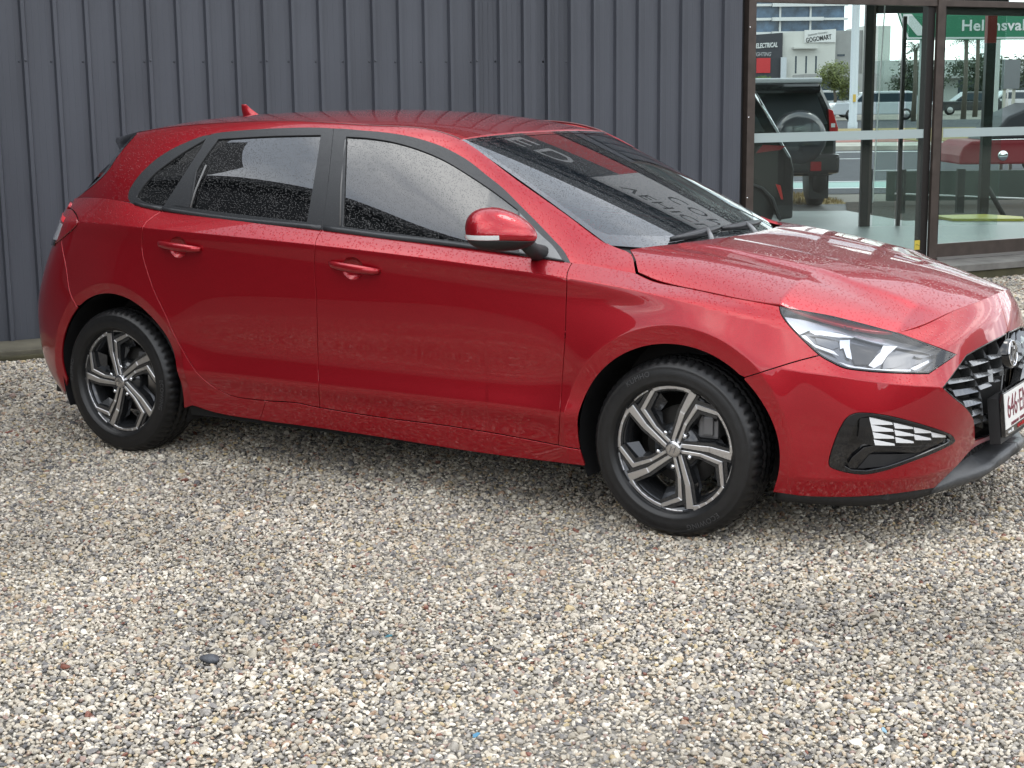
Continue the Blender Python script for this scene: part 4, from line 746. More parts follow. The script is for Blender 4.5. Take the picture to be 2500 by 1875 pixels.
# --- antenna fin
fin_ = MB(); prof = [(.16, 0), (.10, .016), (.05, .036), (.02, .055), (.004, .060), (-.008, .055), (-.012, .03), (-.020, 0)]
for w_, k in ((.022, 0),): pass
Vf = []
for x, z in prof: Vf += [(x, -.020*(1-z/.075), z*.55*0-.004), (x, 0, z)] if False else []
sec = 7; Vf = []
for t in np.linspace(0, 1, 12):       # height stations
    z = .058*t; xf = np.interp(z, [0, .016, .036, .058], [.085, .045, .010, -.022]); xb = np.interp(z, [0, .03, .058], [-.042, -.050, -.052]); hw = .015*(1-t)+.0016
    for a in np.linspace(0, 2*math.pi, 16, endpoint=False):
        c_, s_ = math.cos(a), math.sin(a); Vf.append(((xf+xb)/2+(xf-xb)/2*c_, hw*s_*(1-.6*max(0, c_)), z))
fin_.add(Vf, [(i*16+j, i*16+(j+1) % 16, (i+1)*16+(j+1) % 16, (i+1)*16+j) for i in range(11) for j in range(16)]+[tuple(range(176, 192))], True)
fin_.build('antenna_fin', PAINT, car, loc=(.03, 0, 1.427))
# --- black inner shell added to stand in for shade in the panel gaps
def shell(surf, u0, u1, v0f, v1f, off, nu, nv, name, m=DARK, cutarch=False):
    mb = MB()
    for sgn in (1, -1):
        us = np.linspace(u0, u1, nu); rows = []
        for k in np.linspace(0, 1, nv):
            v = v0f(us)*(1-k)+v1f(us)*k; P, n_ = on(surf, np.stack([us, v], 1), off); rows.append(P)
        V = np.array(rows)*[1, sgn, 1]; F = []
        vv = np.array([v0f(us)*(1-k)+v1f(us)*k for k in np.linspace(0, 1, nv)]); cu = np.stack([(us[None, :-1]+us[None, 1:])/2+0*vv[:-1, :-1], (vv[:-1, :-1]+vv[1:, 1:])/2], -1).reshape(-1, 2)
        SK = np.zeros(len(cu), bool)
        for q in OPEN: q = np.array(q); SK |= inside(cu, q) | (dist_poly(cu, q) < .022)
        SKIP = SK.reshape(nv-1, nu-1)
        for i in range(nv-1):
            for j in range(nu-1):
                c_ = V[i:i+2, j:j+2].reshape(-1, 3).mean(0)
                if cutarch and any(math.hypot(c_[0]-xc, c_[2]-WZ) < .40 for xc in (0, 2.65)): continue
                if SKIP[i, j]: continue
                F.append((i*nu+j, i*nu+j+1, (i+1)*nu+j+1, (i+1)*nu+j))
        mb.add(V.reshape(-1, 3), F, True)
    return mb.build(name, m, car)
OPEN = [Ln('headlight', 'headlight2', 'headlight3', 'headlight4'), LINES['fog'][:-1], Ln('grille_a', gbq, [(UE, zgt)], [(UE, zgb)], gdq[::-1], LINES['grille_c'][::-1]), [(5.04, .16), (UE, .16), (UE, .31), (5.14, .28)]]+[bowl(h) for h in HND]
shell('A', .02, UE, lambda u: 0*u+.20, lambda u: VT(u)-.004, -.016, 220, 40, 'inner_body', cutarch=True).name = 'inner_body'
# underbody, wheel wells
ub = MB(); ub.box((-.55, -.74, .20), (-.36, .74, .26)); ub.box((.55, -.70, .235), (2.26, .70, .29)); ub.box((2.98, -.70, .19), (3.35, .70, .25)); ub.box((-.36, -.55, .22), (3.0, .55, .30))
ub.build('underbody', MATTB, car)
for xc in (0, 2.65):
    for sgn in (-1, 1):
        ww = MB(); n = 28; V = []
        for i in range(n+1):
            a = -.42+(math.pi+.84)*i/n
            for y in (.878, .80, .56): V.append((xc+.385*math.cos(a), sgn*(y if y < .87 else .845), WZ+.378*math.sin(a)))
        ww.add(V, [(i*3+j, i*3+j+1, (i+1)*3+j+1, (i+1)*3+j) for i in range(n) for j in range(2)], True)
        ww.add([(xc+.385*math.cos(-.42+(math.pi+.84)*i/n), sgn*.56, WZ+.378*math.sin(-.42+(math.pi+.84)*i/n)) for i in range(n+1)], [tuple(range(n+1))])
        ww.build('wheel_arch_liner', MATTB, car)
# interior: dash, seats, wheel seen dimly through the windscreen
INT = mat('interior_grey', (.02, .02, .022), .8)
MB().prism([(1.75, .80), (2.36, .80), (2.36, .945), (2.20, .955), (1.95, .93), (1.80, .90)], 1, -.66, .66).build('dashboard', INT, car, .02)
for y in (-.36, .36):
    MB().box((.95, y-.25, .48), (1.45, y+.25, .62)).box((.86, y-.24, .60), (1.0, y+.24, 1.10)).box((.86, y-.13, 1.12), (.95, y+.13, 1.28)).build('front_seat', INT, car, .03)
MB().box((.05, -.6, .48), (.45, .6, .62)).box((-.05, -.6, .60), (.08, .6, 1.08)).build('rear_seat', INT, car, .03)
MB().tube([(1.66+.02*math.cos(a), -.36+.185*math.cos(a), .90+.17*math.sin(a)) for a in np.linspace(0, 2*math.pi, 28)], .014, 8).build('steering_wheel', INT, car)
# --- door handles
for sgn, f_, r_ in ((1, fd, rd), (-1, fd2, rd2)):
    for par, xa, za, xb, zb in ((r_, .292, .928, .530, .912), (f_, 1.20, .889, 1.437, .869)):
        # recess bowl
        P0_, n0 = on('A', [(float(u_of_x((xa+xb)/2-.012)), (za+zb)/2-.006)], 0)
        d_ = Vector((xb-xa, 0, zb-za)).normalized(); ctr = Vector(P0_[0]); nn = Vector(n0[0])
        th = []
        for k in np.linspace(0, 1, 15):
            x = xa+(xb-xa)*k; z = za+(zb-za)*k; Pk, nk = on('A', [(float(u_of_x(x)), z)], .006+.024*math.sin(math.pi*min(max(k, .0), 1))**.45)
            th.append(Pk[0])
        mb = MB(); n = 14; V = []
        for k, p in zip(np.linspace(0, 1, 15), th):
            hz = .0165*(math.sin(math.pi*min(max(k*.96+.02, 0), 1))**.22); hy = .009+.004*math.sin(math.pi*k)
            for a in np.linspace(0, 2*math.pi, n, endpoint=False): V.append((p[0]-d_.z*0, (p[1]-hy*math.cos(a)), p[2]+hz*math.sin(a)))
        mb.add(np.array(V)*[1, sgn, 1], [(i*n+j, i*n+(j+1) % n, (i+1)*n+(j+1) % n, (i+1)*n+j) for i in range(14) for j in range(n)]+[tuple(range(n)), tuple(range(14*n, 15*n))], True)
        mb.build('door_handle', PAINT, par)
        h_ = (xa, za, xb, zb); uc = float(u_of_x((xa+xb)/2-.012)); zc0 = (za+zb)/2-.006
        uv, X, n_, T = mesh_uv('A', bowl(h_, 1.03), g=.007, shr=0, offf=lambda q: -.0215*(1-np.clip(((q[:, 0]-uc)/.0515)**2+((q[:, 1]-zc0)/.0433)**2, 0, 1))**.6+.0002)
        # normals of the dished sheet from its own faces
        nn2 = np.zeros_like(X); fn = np.cross(X[T[:, 1]]-X[T[:, 0]], X[T[:, 2]]-X[T[:, 0]]); 
        for q_ in range(3): np.add.at(nn2, T[:, q_], fn)
        nn2 /= np.linalg.norm(nn2, axis=1)[:, None]+1e-12
        sheet('handle_recess', X, nn2, T, PAINT, par, 0, sgn < 0)
# --- wing mirrors
for sgn, par in ((1, fd), (-1, fd2)):
    mir = empty('wing_mirror'); mir.parent = par
    if sgn < 0: mir['label'] = 'wing mirror folded back against the door'
    cx, cy, cz = 2.045, -1.0, 1.055
    FOLD = sgn < 0
    def ell(u_, v_, zlo, zhi):
        V = []; F = []
        return V, F
    def shell_m(name, m_, z0, z1, grow=0.):
        # outline seen from the front: rounded top, flatter foot; thin front to back
        mb = MB(); nu, nv = 26, 12; V = []
        for i in range(nu+1):
            a = math.pi*i/nu*1.0
            for j in range(nv+1):
                b = math.pi/2*j/nv
                V.append((a, b))
        return V
    # body as a squashed super-ellipsoid: long along y (0.20) and swept in x
    def mirror_pts(zf0, zf1, nu=32, nv=14, g=0.):
        V = []
        for j in range(nv+1):
            s = zf0+(zf1-zf0)*j/nv                        # -1..1 height
            top_ = .086 if s > 0 else .062
            z = cz+s*top_
            rad = (1-abs(s)**2.3)**(1/2.0) if abs(s) < 1 else 0
            for i in range(nu):
                a = 2*math.pi*i/nu; ca, sa = math.cos(a), math.sin(a)
                yy = (abs(ca)**.85)*(1 if ca > 0 else -1); xx = (abs(sa)**.9)*(1 if sa > 0 else -1)
                px_ = (.122+g)*rad*yy; py_ = (.080+g)*rad*xx
                # long axis points outboard and back
                if FOLD: x = cx-.22+px_*1.0; y = cy+.085+py_*.9; z = z-.10 if i == 0 else cz+s*top_-.10
                else: x = cx+px_*.50*1.02+py_*.86+(-.02*s if s > 0 else .0); y = cy+px_*.80-py_*.40
                if not FOLD:
                    xr = ((x-cx)*.85+(y-cy)*.53)/.13
                    z = cz-.012+s*(top_*(1-.20*xr) if s > 0 else top_*(1-.10*xr))-.012*max(0, xr)
                    x += .012*xr
                V.append((x, sgn*y, z))
        F = [(j*nu+i, j*nu+(i+1) % nu, (j+1)*nu+(i+1) % nu, (j+1)*nu+i) for j in range(nv) for i in range(nu)]
        F += [tuple(range(nu)), tuple(range(nv*nu, (nv+1)*nu))]
        return V, F
    mb = MB(); mb.add(*mirror_pts(-.30, .995), True); mb.build('mirror_cap', PAINT, mir)
    mb = MB(); mb.add(*mirror_pts(-.99, -.31), True); mb.build('mirror_base', MATTB, mir)
    mb = MB(); V, F = mirror_pts(-.27, -.02, g=.003); 
    V = np.array(V); sel = []
    keep = [F[j*32+i] for j in range(14) for i in range(10, 20)]
    us_ = sorted({v for f in keep for v in f}); mp_ = {v: n for n, v in enumerate(us_)}; mb.add(V[us_], [tuple(mp_[v] for v in f) for f in keep], True); (mb.build('mirror_indicator', mat('indicator_lens', (.80, .82, .84), .08, .3, coat=1), mir) if sgn > 0 else None)
    P, _n = on('G', [(2.08, .045)], .0)
    a_ = np.array([P[0][0], P[0][1], P[0][2]-.010]); b_ = np.array([cx+.045, cy+.085, cz-.052])
    mb = MB(); mb.tube([(p[0], p[1]*sgn, p[2]) for p in (a_+[.01, .02, .0], a_*.6+b_*.4, b_)], [.036, .028, .026], 12); mb.build('mirror_arm', MATTB, mir)
# --- fuel flap not on this side; charge on with headlamps
def inset(surf, poly, off, name, m_, par, g=.014, flange=.004, both=(1, -1), par2=None, shr=0., offf=None):
    uv, X, n_, T = mesh_uv(surf, poly, g=g, off=off, shr=shr, offf=offf); out = []
    for sgn in both: out.append(sheet(name, X, n_, T, m_, par if sgn > 0 else (par2 or par), flange, sgn < 0))
    return out
HL = Ln('headlight', 'headlight2', 'headlight3', 'headlight4')
hl_r, hl_l = panel('headlamp', 'A', HL, mat('lamp_reflector', (.16, .165, .175), .16, .85), car, g=.016, off=-.045, shr=-.002, flange=0)
for sgn, par in ((1, hl_r), (-1, hl_l)):
    # side walls of the lamp bowl
    q = resample(shrink(np.array(HL, float), .002), .014); P1, n1_ = on('A', q, -.001); P2, _n = on('A', q, -.046); m_ = len(q)
    mb = MB(); mb.add(np.vstack([P1, P2])*[1, sgn, 1], [(i, (i+1) % m_, m_+(i+1) % m_, m_+i) for i in range(m_)], True); mb.build('lamp_bowl', GLOSSB, par)
    P3, _n = on('A', resample(shrink(np.array(HL, float), .0015), .014), .0012); P4, _n = on('A', resample(shrink(np.array(HL, float), .0085), .014), .0006)
    uv, X, n_, T = mesh_uv('A', HL, g=.016, off=.001, shr=.0015); sheet('lamp_cover', X, n_, T, LENS, par, 0, sgn < 0)
    uv, X, n_, T = mesh_uv('A', HL, holes=[tuple(p) for p in []] or [shrink(resample(np.array(HL, float), .01), .007).tolist()], g=.012, off=.0016, shr=.0012); sheet('lamp_seal', X, n_, T, GLOSSB, par, 0, sgn < 0)
def hpx(*pts): return [tuple(p) for p in pts]
for nm, key, off, mm in HLPARTS_ORDER:
    for k_, q in enumerate(HLPARTS[key]):
        mm_ = {'w': WHITEP, 'c': CHROME, 'b': GLOSSB, 'g': mat('lamp_sky_grey', (.46, .48, .52), .2, .7), 's': mat('lamp_satin', (.16, .165, .175), .14, .8)}[mm]  # grey panel is paled to carry the sky's reflection on the lens
        inset('A', q, off, nm, mm_, hl_r, g=.012, flange=.010, par2=hl_l)
# --- fog lamp surround
FG = LINES['fog'][:-1]
fo, fo2 = panel('fog_lamp_bezel', 'A', FG, GLOSSB, fb, holes=[FOGIN], g=.012, off=.003, shr=.001, flange=.03, par2=fb2)
inset('A', FG, -.032, 'bezel_backing', GLOSSB, fo, g=.02, flange=0, par2=fo2, shr=.004)
for q in FOGTEETH: inset('A', q, -.004, 'light_segment', WHITEP, fo, g=.02, flange=.012, par2=fo2)
for q in FOGBLACK: inset('A', q, -.008, 'bezel_ridge', GLOSSB, fo, g=.014, flange=.014, par2=fo2)
for q in FOGMAT: inset('A', q, -.014, 'bezel_insert', MATTB, fo, g=.014, flange=.014, par2=fo2)
# --- radiator grille
grp = Ln('grille_a', gbq, [(UE, zgt)], [(UE, zgb)], gdq[::-1], LINES['grille_c'][::-1])
grille = empty('radiator_grille'); grille.parent = car
inset('A', grp, -.075, 'grille_backing', DARK, grille, g=.03, flange=0, shr=-.01)
# rim of the opening
rimq = resample(shrink(np.array(grp), .001), .02); rimq = np.array([p for p in rimq if p[0] < UE-.01])
GM = mat('grille_satin_grey', (.19, .195, .20), .24, .8, coat=.5)
def bar(pa, pb, wa, wb, name='grille_bar', d0=-.004, d1=-.05, m_=GM):
    """blade between two points of the opening: front edge proud, tail sunk; wa, wb its heights"""
    for sgn in (1, -1):
        u = np.linspace(0, 1, 6); a = np.array(pa); b = np.array(pb); c_ = a+(b-a)*u[:, None]; w = wa+(wb-wa)*u
        t = (b-a)/np.linalg.norm(b-a); nrm_ = np.array([-t[1], t[0]]); nrm_ *= 1 if nrm_[1] > 0 or (nrm_[1] == 0 and nrm_[0] > 0) else -1
        A1, _ = on('A', c_-nrm_*w[:, None]*.5, d0); A2, _ = on('A', c_+nrm_*w[:, None]*.5, d0-.014); A3, _ = on('A', c_+nrm_*w[:, None]*.5, d1); A4, _ = on('A', c_-nrm_*w[:, None]*.5, d1)
        V = np.vstack([A1, A2, A3, A4])*[1, sgn, 1]; n = 6
        mb = MB(); mb.add(V, [(k*n+i, k*n+i+1, ((k+1) % 4)*n+i+1, ((k+1) % 4)*n+i) for k in range(4) for i in range(n-1)]+[(0, n, 2*n, 3*n), (n-1, 2*n-1, 3*n-1, 4*n-1)])
        mb.build(name, m_, grille)
for a_, b_, w1, w2 in GBARS: bar(a_, b_, w1, w2)
for poly_ in GRIBS:
    for a_, b_ in zip(poly_[:-1], poly_[1:]): bar(a_, b_, .007, .007, 'grille_rib', -.006)
# frame bead round the opening
for sgn in (1, -1):
    P, _n = on('A', rimq, -.006); 
    ip = [i for i in range(len(P))]
    k0 = int(np.argmax(rimq[:, 0])); P = np.roll(P, -k0-1, 0) if False else P
    MB().tube([tuple(p*[1, sgn, 1]) for p in P], .004, 6).build('grille_frame', GLOSSB, grille)
# emblem and number plate
E0, En = on('A', [(UE-.0, .585)], .0); ex = E0[0][0]
emb = MB(); Mx = Matrix.Translation((ex-.010, 0, .592)) @ Matrix.Rotation(R(82), 4, 'Y')
emb.lathe([(0, .012), (.050, .012), (.062, .006), (.066, -.03)], 40, Mx @ Matrix.Diagonal((.86, 1, 1, 1))).build('badge_disc', GLOSSB, grille)
MB().tube([Mx @ Vector((.052*.86*math.cos(a), .052*math.sin(a), .013)) for a in np.linspace(0, 2*math.pi, 40)], .003, 6).build('badge_ring', CHROME, grille)
def logo_strokes(s, w):
    """a leaning letter H whose cross stroke is a wave"""
    mb = MB(); sh = .38
    def P(x, y): return ((x+y*sh)*s, y*s)
    def bar_(a, b, w1):
        mb.prism([P(a[0]-w1, a[1]), P(a[0]+w1, a[1]), P(b[0]+w1, b[1]), P(b[0]-w1, b[1])], 2, 0, w)
    bar_((-.42, -.62), (-.42, .62), .10); bar_((.42, -.62), (.42, .62), .10)
    mb.prism([P(-.32, -.30), P(0, -.10), P(.32, .10), P(.32, .32), P(0, .12), P(-.32, -.08)], 2, 0, w)
    return mb
lg = logo_strokes(.040, .004); me_ = lg.build('badge_letter', CHROME, grille); me_.matrix_local = Mx @ Matrix.Translation((0, 0, .013)) @ Matrix.Rotation(R(90), 4, 'Z')
pl = empty('number_plate', (ex+.028, 0, .405)); pl.parent = car; pl.rotation_euler = (0, R(-6), 0)
MB().box((-.012, -.192, -.078), (.004, .192, .078)).build('plate_holder', GLOSSB, pl, .003)
MB().box((.004, -.186, -.052), (.006, .186, .072)).build('plate_face', mat('plate_white', (.78, .78, .76), .35), pl)
MAR = mat('plate_maroon', (.16, .012, .03), .4); WHT = mat('white_print', (.8, .8, .8), .5); BLK = mat('black_print', (.02, .02, .02), .5); REDP = mat('red_print', (.55, .02, .02), .5)
def put_text(txt, size, m_, par, name, mtx, ext=.0006, **k):
    me = text_mesh(txt, size, ext, **k); me.materials.append(m_); o = link(name, me, par); o.matrix_local = mtx; return o
FRONT = Matrix.Rotation(R(90), 4, 'Z') @ Matrix.Rotation(R(90), 4, 'X')
put_text('646·EN5', .112, MAR, pl, 'plate_characters', Matrix.Translation((.0068, 0, .016)) @ FRONT @ Matrix.Diagonal((.80, 1, 1, 1)))
put_text('QUEENSLAND - SUNSHINE STATE', .016, MAR, pl, 'plate_slogan', Matrix.Translation((.0068, 0, -.043)) @ FRONT)
put_text('www.588', .018, WHT, pl, 'holder_lettering', Matrix.Translation((.0048, -.12, -.066)) @ FRONT)
put_text('AUTO-SERVICE', .018, REDP, pl, 'holder_lettering', Matrix.Translation((.0048, .03, -.066)) @ FRONT)
MB().box((-.05, -.198, -.10), (-.012, .198, .06)).build('plate_mount', MATTB, pl)
# --- lower grille mesh and lip
lipq = LINES['bumper_lip']
lgp = Ln([lipq[-1]], lgq, [(UE, lgq[-1][1])], [(UE, .262)], [(5.35, .247)], [(5.2, .232)], [(5.10, .224)])
inset('A', lgp, -.06, 'lower_grille_backing', DARK, car, g=.03, flange=0, shr=-.006)
hexm = MB(); rr_ = .0105
pts_ = []
lgpa = np.array(lgp)
for i in range(60):
    for j in range(10):
        uu = 5.10+i*rr_*1.5; vv = .215+j*rr_*1.732+(rr_*.866 if i % 2 else 0)
        if uu < UE-.005 and inside(np.array([[uu, vv]]), lgpa)[0] and dist_poly(np.array([[uu, vv]]), lgpa)[0] > .006: pts_.append((uu, vv))
for (uu, vv) in pts_:
    ao = [(uu+rr_*.98*math.cos(a), vv+rr_*.98*math.sin(a)) for a in np.arange(6)*math.pi/3]; ai = [(uu+rr_*.74*math.cos(a), vv+rr_*.74*math.sin(a)) for a in np.arange(6)*math.pi/3]
    for sgn in (1, -1):
        Po, _n = on('A', ao, -.022); Pi, _n = on('A', ai, -.022); Pb, _n = on('A', ai, -.034); V = np.vstack([Po, Pi, Pb])*[1, sgn, 1]
        hexm.add(V, [(k, (k+1) % 6, 6+(k+1) % 6, 6+k) for k in range(6)]+[(6+k, 6+(k+1) % 6, 12+(k+1) % 6, 12+k) for k in range(6)])
hx = hexm.build('lower_grille_mesh', MATTB, car); tag(hx, kind='stuff')
# grey lip blade from corner round the nose
def sweep(us, prof, name, m_, par, sgns=(1, -1)):
    """prof: list of (v function, offset function) rows along us on surface A"""
    for sgn in sgns:
        rows = [on('A', np.stack([us, vf(us)], 1), 0) for vf, of in prof]
        V = np.array([P+n_*np.reshape(of(us), (-1, 1)) for (P, n_), (vf, of) in zip(rows, prof)]); k, m2 = V.shape[:2]
        mb = MB(); mb.add(V.reshape(-1, 3)*[1, sgn, 1], [(i*m2+j, i*m2+j+1, (i+1)*m2+j+1, (i+1)*m2+j) for i in range(k-1) for j in range(m2-1)]+[tuple(i*m2 for i in range(k)), tuple(i*m2+m2-1 for i in range(k))], True)
        mb.build(name, m_, par)
us = np.linspace(5.04, UE, 26)
F_ = lambda xs, ys: (lambda u: np.interp(u, xs, ys))
LU = [5.04, 5.14, 5.3, UE]
sweep(us, [(F_(LU, [.206, .236, .256, .276]), F_(LU, [-.01, -.03, -.04, -.04])), (F_(LU, [.203, .229, .250, .272]), F_(LU, [.001, .010, .028, .034])),
           (F_(LU, [.199, .222, .250, .282]), F_(LU, [.004, .022, .052, .064])), (F_(LU, [.190, .208, .232, .262]), F_(LU, [.005, .025, .060, .072])),
           (F_(LU, [.180, .185, .198, .225]), F_(LU, [.003, .015, .044, .052])), (F_(LU, [.165, .158, .160, .165]), F_(LU, [-.01]*4))], 'front_lip', GREYP, car)
us = np.linspace(4.44, 5.06, 24)
sweep(us, [(F_([4.44, 5.06], [.208, .203]), F_([4.44, 5.06], [-.012, -.010])), (F_([4.44, 5.06], [.200, .197]), F_([4.44, 5.06], [-.006, -.002])),
           (F_([4.44, 4.7, 5.06], [.168, .160, .168]), F_([4.44, 5.06], [-.016, -.006])), (F_([4.44, 5.06], [.160, .160]), F_([4.44, 5.06], [-.08, -.08]))], 'front_skirt', MATTB, car)
# --- wheels
def tyre_mesh():
    n = 240; prof = [(.221, .070), (.223, .090), (.228, .0965), (.236, .1015), (.239, .1040), (.243, .1030), (.256, .1055), (.276, .1035), (.284, .1005), (.287, .1015), (.291, .0965), (.299, .089), (.305, .080), (.310, .070),
                     (.3135, .052), (.3145, .040), (.3060, .038), (.3060, .031), (.3150, .029), (.3158, .008), (.3075, .006), (.3075, -.006), (.3158, -.008), (.3150, -.029), (.3060, -.031), (.3060, -.038), (.3145, -.040), (.3135, -.052), (.310, -.070),
                     (.305, -.082), (.296, -.094), (.256, -.107), (.226, -.096), (.221, -.070)]
    m = len(prof); V = []; F = []
    for i in range(n):
        a = 2*math.pi*i/n
        for j, (r, h) in enumerate(prof):
            if i % 4 == 0 and (11 < j < 16 or 25 < j < 29): r -= .0075
            if i % 4 == 2 and j in (18, 19, 22, 23): r -= .004
            V.append((r*math.cos(a), -h, r*math.sin(a)))
    for i in range(n):
        for j in range(m): F.append((i*m+j, ((i+1) % n)*m+j, ((i+1) % n)*m+(j+1) % m, i*m+(j+1) % m))
    me = bpy.data.meshes.new('tyre'); me.from_pydata(V, [], F); me.polygons.foreach_set('use_smooth', [True]*len(F))
    bm = bmesh.new(); bm.from_mesh(me); bmesh.ops.recalc_face_normals(bm, faces=bm.faces); bm.to_mesh(me); bm.free()
    me.materials.append(RUBBER); return me
TY = tyre_mesh()
def pol(r, deg): return (r*.222*math.cos(R(deg)), r*.222*math.sin(R(deg)))
def strip(mb, pts, w, y0, y1, bevel=0):
    """flat strip along 2-D points (x,z) with widths, its face at y0, back at y1"""
    P = [Vector(p) for p in pts]; n = len(P); Lf = []; Rt = []
    for i in range(n):
        t = (P[min(i+1, n-1)]-P[max(i-1, 0)]).normalized(); nn = Vector((-t.y, t.x)); k = 1.0
        if 0 < i < n-1:
            c_ = max(.5, math.cos((P[i+1]-P[i]).angle(P[i]-P[i-1])/2)); k = 1/c_
        Lf.append(P[i]+nn*w[i]/2*k); Rt.append(P[i]-nn*w[i]/2*k)
    for i in range(n-1):
        q = [Lf[i], Lf[i+1], Rt[i+1], Rt[i]]; v = [(a.x, y0, a.y) for a in q]+[(a.x, y1, a.y) for a in q]
        mb.add(v, [(0, 1, 2, 3), (7, 6, 5, 4), (0, 4, 5, 1), (1, 5, 6, 2), (2, 6, 7, 3), (3, 7, 4, 0)])
def fy(r): return -.074+.010*max(0, 1-r)           # face is slightly dished
def wheel_parts():
    face = MB(); body = MB(); pock = MB()
    for k in range(5):
        o = 72*k
        loop = [(.13, 128+o), (.45, 137.5+o), (.79, 134+o), (.955, 113+o)]
        arc = [(.965, d_+o) for d_ in (113, 105, 97, 89, 81, 74)]
        sp_ = [(.965, 71+o), (.60, 77+o), (.13, 100+o)]
        ys = -.080
        strip(face, [pol(*p) for p in loop], [.011, .012, .015, .014], ys+.004, ys+.010)
        strip(face, [pol(*p) for p in arc], [.012, .012, .011, .010, .012, .018], ys+.004, ys+.010)
        strip(face, [pol(*p) for p in sp_], [.028, .020, .013], ys+.004, ys+.010)
        strip(face, [pol(.985, d_+o) for d_ in (118, 124, 130, 135)], [.006]*4, ys+.004, ys+.010)
        strip(body, [pol(*p) for p in loop], [.024, .032, .044, .040], ys+.0105, ys+.055)
        strip(body, [pol(*p) for p in arc], [.022]*6, ys+.0105, ys+.05)
        strip(body, [pol(*p) for p in sp_], [.048, .044, .032], ys+.0105, ys+.055)
        # sloping pocket plates inside the window
        a, b, c_, d2 = pol(.80, 131+o), pol(.95, 110+o), pol(.72, 108+o), pol(.62, 125+o)
        pock.add([(a[0], ys+.018, a[1]), (b[0], ys+.018, b[1]), (c_[0], ys+.052, c_[1]), (d2[0], ys+.052, d2[1])], [(0, 1, 2, 3)])
        a, b, c_, d2 = pol(.93, 74+o), pol(.25, 92+o), pol(.32, 108+o), pol(.72, 86+o)
        pock.add([(a[0], ys+.016, a[1]), (b[0], ys+.020, b[1]), (c_[0], ys+.055, c_[1]), (d2[0], ys+.055, d2[1])], [(0, 1, 2, 3)])
        a, b, c_ = pol(.80, 134+o), pol(.30, 137+o), pol(.60, 122+o)
        pock.add([(a[0], ys+.016, a[1]), (b[0], ys+.020, b[1]), (c_[0], ys+.055, c_[1])], [(0, 1, 2)])
        # dark web between neighbouring spokes
        a, b, c_, d2 = pol(.965, 71+o), pol(.22, 90+o), pol(.22, 67+o), pol(.80, 62+o)
        e2_ = pol(.97, 45+o)
        pock.add([(a[0], ys+.020, a[1]), (b[0], ys+.020, b[1]), (c_[0], ys+.020, c_[1]), (d2[0], ys+.020, d2[1]), (e2_[0], ys+.022, e2_[1])], [(0, 1, 2, 3, 4)])
    return face, body, pock
WF, WB_, WP = wheel_parts()
def wheel(x, sgn, rot, steer=0):
    w = empty('wheel', (x, -sgn*.790, .3165)); w.parent = car; w.rotation_euler = (0, 0, 0 if sgn > 0 else math.pi)
    ty = link('tyre', TY, w)
    rim = WF_me[0]
    Mr = Matrix.Rotation(R(-rot), 4, 'Y')
    rm = link('rim', RIM, w); rm.matrix_local = Mr
    f = link('machined_face', FACE, rm); p = link('spoke_pocket', POCK, rm); b = link('spoke', BODY, rm)
    cap = link('centre_cap', CAP, rm); lgm = link('cap_badge', BADGE, rm); lgm.matrix_local = Matrix.Translation((0, -.0885, 0)) @ Matrix.Rotation(R(90), 4, 'X')
    for k in range(5):
        a = R(122+72*k); nu = link('wheel_nut', NUT, rm, (.063*math.cos(a), -.066, .063*math.sin(a)))
    link('brake_disc', DISCM, w); cl = link('brake_caliper', CALI, w)
    for txt, ang in (('KUMHO', 118+(0 if x > 1 else 55)), ('ECOWING', -62+(0 if x > 1 else 55))):
        if txt not in TXT: TXT[txt] = sidewall_text(txt)
        t = link('sidewall_lettering', TXT[txt], w); t.matrix_local = Matrix.Rotation(R(-(ang-90)), 4, 'Y')
    return w
TXT = {}
def sidewall_text(txt):
    me = text_mesh(txt, .026, .0008, offset=.0, space=1.1); me.materials.append(RUBBERL)
    rad = .270
    for v in me.vertices:
        a = math.pi/2-v.co.x/rad; r = rad+v.co.y; v.co = (r*math.cos(a), -.1066-v.co.z+ (abs(r-.262)*.10), r*math.sin(a))
    return me
def to_mesh(mb, name, m_, **k):
    o = mb.build(name, m_, **k); me = o.data; bpy.data.objects.remove(o); return me
def yl(prof): return [(r, h) for r, h in prof]
MY = Matrix.Rotation(R(90), 4, 'X')      # z -> -y : height runs outboard
RIM = to_mesh(MB().lathe([(.206, -.085), (.200, -.075), (.190, -.05), (.186, .02), (.198, .055), (.208, .066), (.2145, .070), (.2185, .0745), (.2225, .0745), (.224, .070), (.2215, .060)], 72, MY), 'rim', ALLOYD)
FACE = to_mesh(WF, 'machined_face', SILVER, bevel=.0012, seg=1); BODY = to_mesh(WB_, 'spoke', ALLOYD); POCK = to_mesh(WP, 'spoke_pocket', ALLOYD)
hubb = MB().lathe([(0, .072), (.036, .072), (.050, .064), (.085, .056), (.088, .03), (.088, -.02)], 40, MY); HUBM = to_mesh(hubb, 'hub', ALLOYD)
CAP = to_mesh(MB().lathe([(0, .0885), (.020, .0885), (.028, .087), (.0295, .083), (.030, .074)], 32, MY), 'centre_cap', mat('cap_silver', (.55, .55, .56), .22, 1.))
BADGE = to_mesh(logo_strokes(.019, .0015), 'cap_badge', mat('cap_badge_grey', (.30, .30, .31), .3, 1.))
NUT = to_mesh(MB().lathe([(0, .016), (.006, .015), (.0085, .011), (.0095, .0), (.0095, -.01)], 12, MY), 'wheel_nut', CHROME)
DISCM = to_mesh(MB().lathe([(.0, .02), (.075, .02), (.078, .0), (.140, -.002), (.140, -.02), (.0, -.02)], 48, MY), 'brake_disc', DISC)
CALI = to_mesh(MB().box((.07, -.035, .04), (.145, .03, .13)).box((.09, -.045, .05), (.13, -.03, .12)), 'brake_caliper', mat('caliper_grey', (.16, .16, .165), .45, .5), bevel=.008)
WF_me = [RIM]
